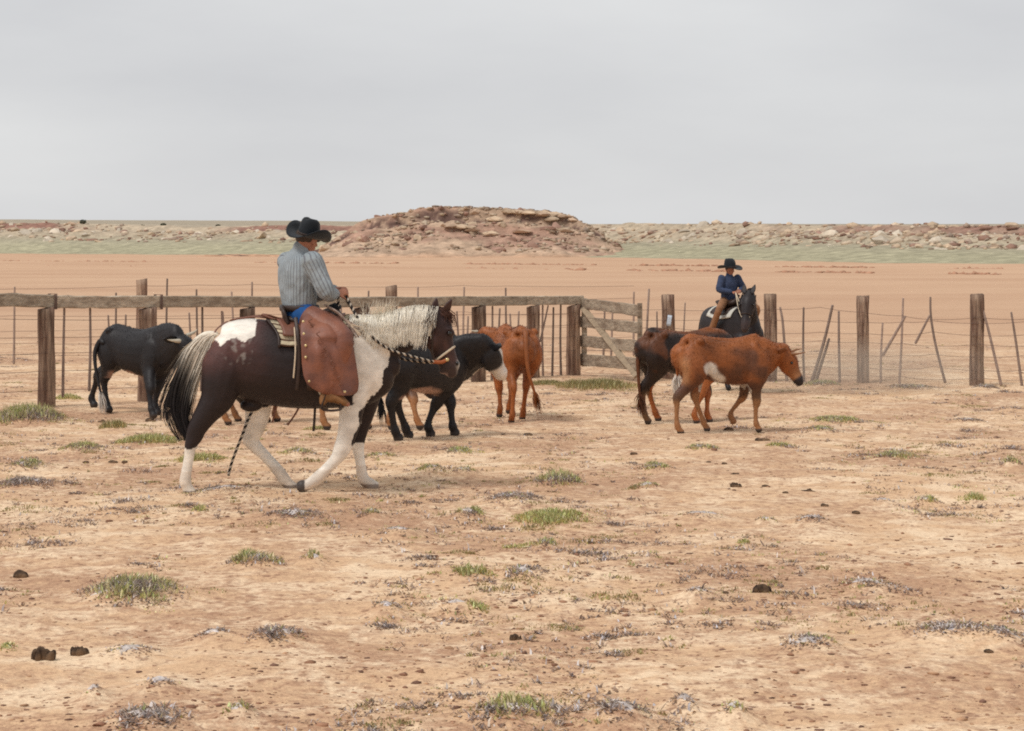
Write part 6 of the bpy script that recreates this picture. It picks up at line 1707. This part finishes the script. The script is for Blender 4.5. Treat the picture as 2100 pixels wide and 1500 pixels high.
J2 = dict(head=Vector((.0, 0, zs + .445)), neck=Vector((-.01, 0, zs + .355)), pelvis=Vector((-.03, 0, zs)), facing=(1, .12, 0),
          shR=Vector((-.01, -.14, zs + .315)), elR=Vector((.03, -.20, zs + .16)), wrR=Vector((.15, -.06, zs + .115)), shL=Vector((-.01, .14, zs + .315)), elL=Vector((.05, .20, zs + .17)), wrL=Vector((.17, .05, zs + .14)),
          hipR=Vector((-.02, -.09, zs - .02)), kneeR=Vector((.22, -.33, zs - .12)), ankR=Vector((.05, -.36, zs - .45)), toeR=Vector((.16, -.40, zs - .50)),
          hipL=Vector((-.02, .09, zs - .02)), kneeL=Vector((.22, .33, zs - .12)), ankL=Vector((.05, .36, zs - .45)), toeL=Vector((.16, .40, zs - .50)))
tor2 = [(Vector((-.03, 0, zs)), .125, .095), (Vector((-.03, 0, zs + .07)), .13, .098), (Vector((-.025, 0, zs + .16)), .14, .10), (Vector((-.02, 0, zs + .25)), .15, .098), (Vector((-.015, 0, zs + .315)), .128, .08), (Vector((-.01, 0, zs + .355)), .058, .055)]
MT['tan_chaps'] = mat('tan_chaps', (.26, .125, .06), rough=.7, var=.25, scale=14, bump=.004)
person(kid, J2, S2, hf2, .0085, MT['blue_shirt'], MT['tan_chaps'], {'R': ((.8, .5, .1), (0, .3, -.9)), 'L': ((.8, -.4, .1), (0, -.3, -.9))}, torso=tor2)
cowboy_hat(kid, Vector((.0, 0, zs + .475)), hf2, (0, 0, 1), .94, MT['black_felt'], curl=.045, crown_h=.15, brim=.165, dip=.02)
pr = empty('rope_reins', ploc, pyaw); tag(pr, 'pale reins from the young rider hands to the dark horse head', 'reins')
for sg in (-1, 1):
    a = J2['wrR'] + Vector((.06, .02, 0)); b_ = pp + hd * .40 * K + lat * sg * .06
    bm = bmesh.new(); mid = a.lerp(b_, .5) - Vector((0, -sg * .0, .06)); tube(bm, [(*a, .007, .007), (*mid, .007, .007), (*b_, .007, .007)], n=6, k=6); ob('rein', bm_mesh(bm, 'rein', MT['rawhide']), pr)
bm = bmesh.new(); q0 = pp + hd * .36 * K - upv * .05 * K
tube(bm, [(*(q0 + lat * math.cos(a) * .078 + upv * math.sin(a) * .10), .008, .008) for a in np.linspace(0, 2 * math.pi, 21)], n=6, k=1)
pbr = empty('bridle', ploc, pyaw); tag(pbr, 'dark leather bridle on the head of the dark horse', 'bridle'); ob('noseband', bm_mesh(bm, 'noseband', MT['dark_leather']), pbr)
for sg in (-1, 1):
    bm = bmesh.new(); tube(bm, [(*(pp + lat * sg * .10 - upv * .03), .010, .005), (*(pp + hd * .2 + lat * sg * .105 - upv * .03), .010, .005), (*(q0 + lat * sg * .08), .010, .005)], n=6, k=4); ob('cheek_strap', bm_mesh(bm, 'cheek_strap', MT['dark_leather']), pbr)
# ---------------------------------------------------------------- dust kicked up by the cattle, drifting along the right fence
def dust(name, label, c, rad, dens, seed):
    bm = bmesh.new(); bmesh.ops.create_icosphere(bm, subdivisions=3, radius=1.0)
    for v in bm.verts:
        v.co *= 1 + .18 * mnoise.noise(v.co * 1.5 + Vector((seed, 0, 0)))
        v.co = Vector((v.co.x * rad[0], v.co.y * rad[1], v.co.z * rad[2]))
    me = bpy.data.meshes.new(name); bm.to_mesh(me); bm.free()
    m = bpy.data.materials.new(name); m.use_nodes = True; N, L = m.node_tree.nodes, m.node_tree.links
    for n in list(N): N.remove(n)
    o_ = N.new('ShaderNodeOutputMaterial'); v = N.new('ShaderNodeVolumePrincipled'); v.inputs['Color'].default_value = (.86, .70, .55, 1); v.inputs['Anisotropy'].default_value = 0.0
    tcn = N.new('ShaderNodeTexCoord'); mp_ = N.new('ShaderNodeMapping'); mp_.inputs['Scale'].default_value = (1 / rad[0], 1 / rad[1], 1 / rad[2]); L.new(tcn.outputs['Object'], mp_.inputs['Vector'])
    ln = N.new('ShaderNodeVectorMath'); ln.operation = 'LENGTH'; L.new(mp_.outputs[0], ln.inputs[0])
    mr = N.new('ShaderNodeMapRange'); mr.inputs['From Min'].default_value = 0.15; mr.inputs['From Max'].default_value = .85; mr.inputs['To Min'].default_value = dens; mr.inputs['To Max'].default_value = 0
    mr.interpolation_type = 'SMOOTHSTEP'
    L.new(ln.outputs['Value'], mr.inputs['Value']); L.new(mr.outputs[0], v.inputs['Density']); L.new(v.outputs[0], o_.inputs['Volume'])
    me.materials.append(m); o = ob(name, me); o.location = c
    tag(o, label, 'dust', kind='stuff')
p = gpt(1740, 800); dust('dust', 'faint tan dust drifting low along the right wire fence', (p.x + .1, p.y - .6, p.z + .35), (3.0, 1.7, .66), .42, 1.0)
scene.cycles.volume_step_rate = 4.0
scene.cycles.volume_max_steps = 64
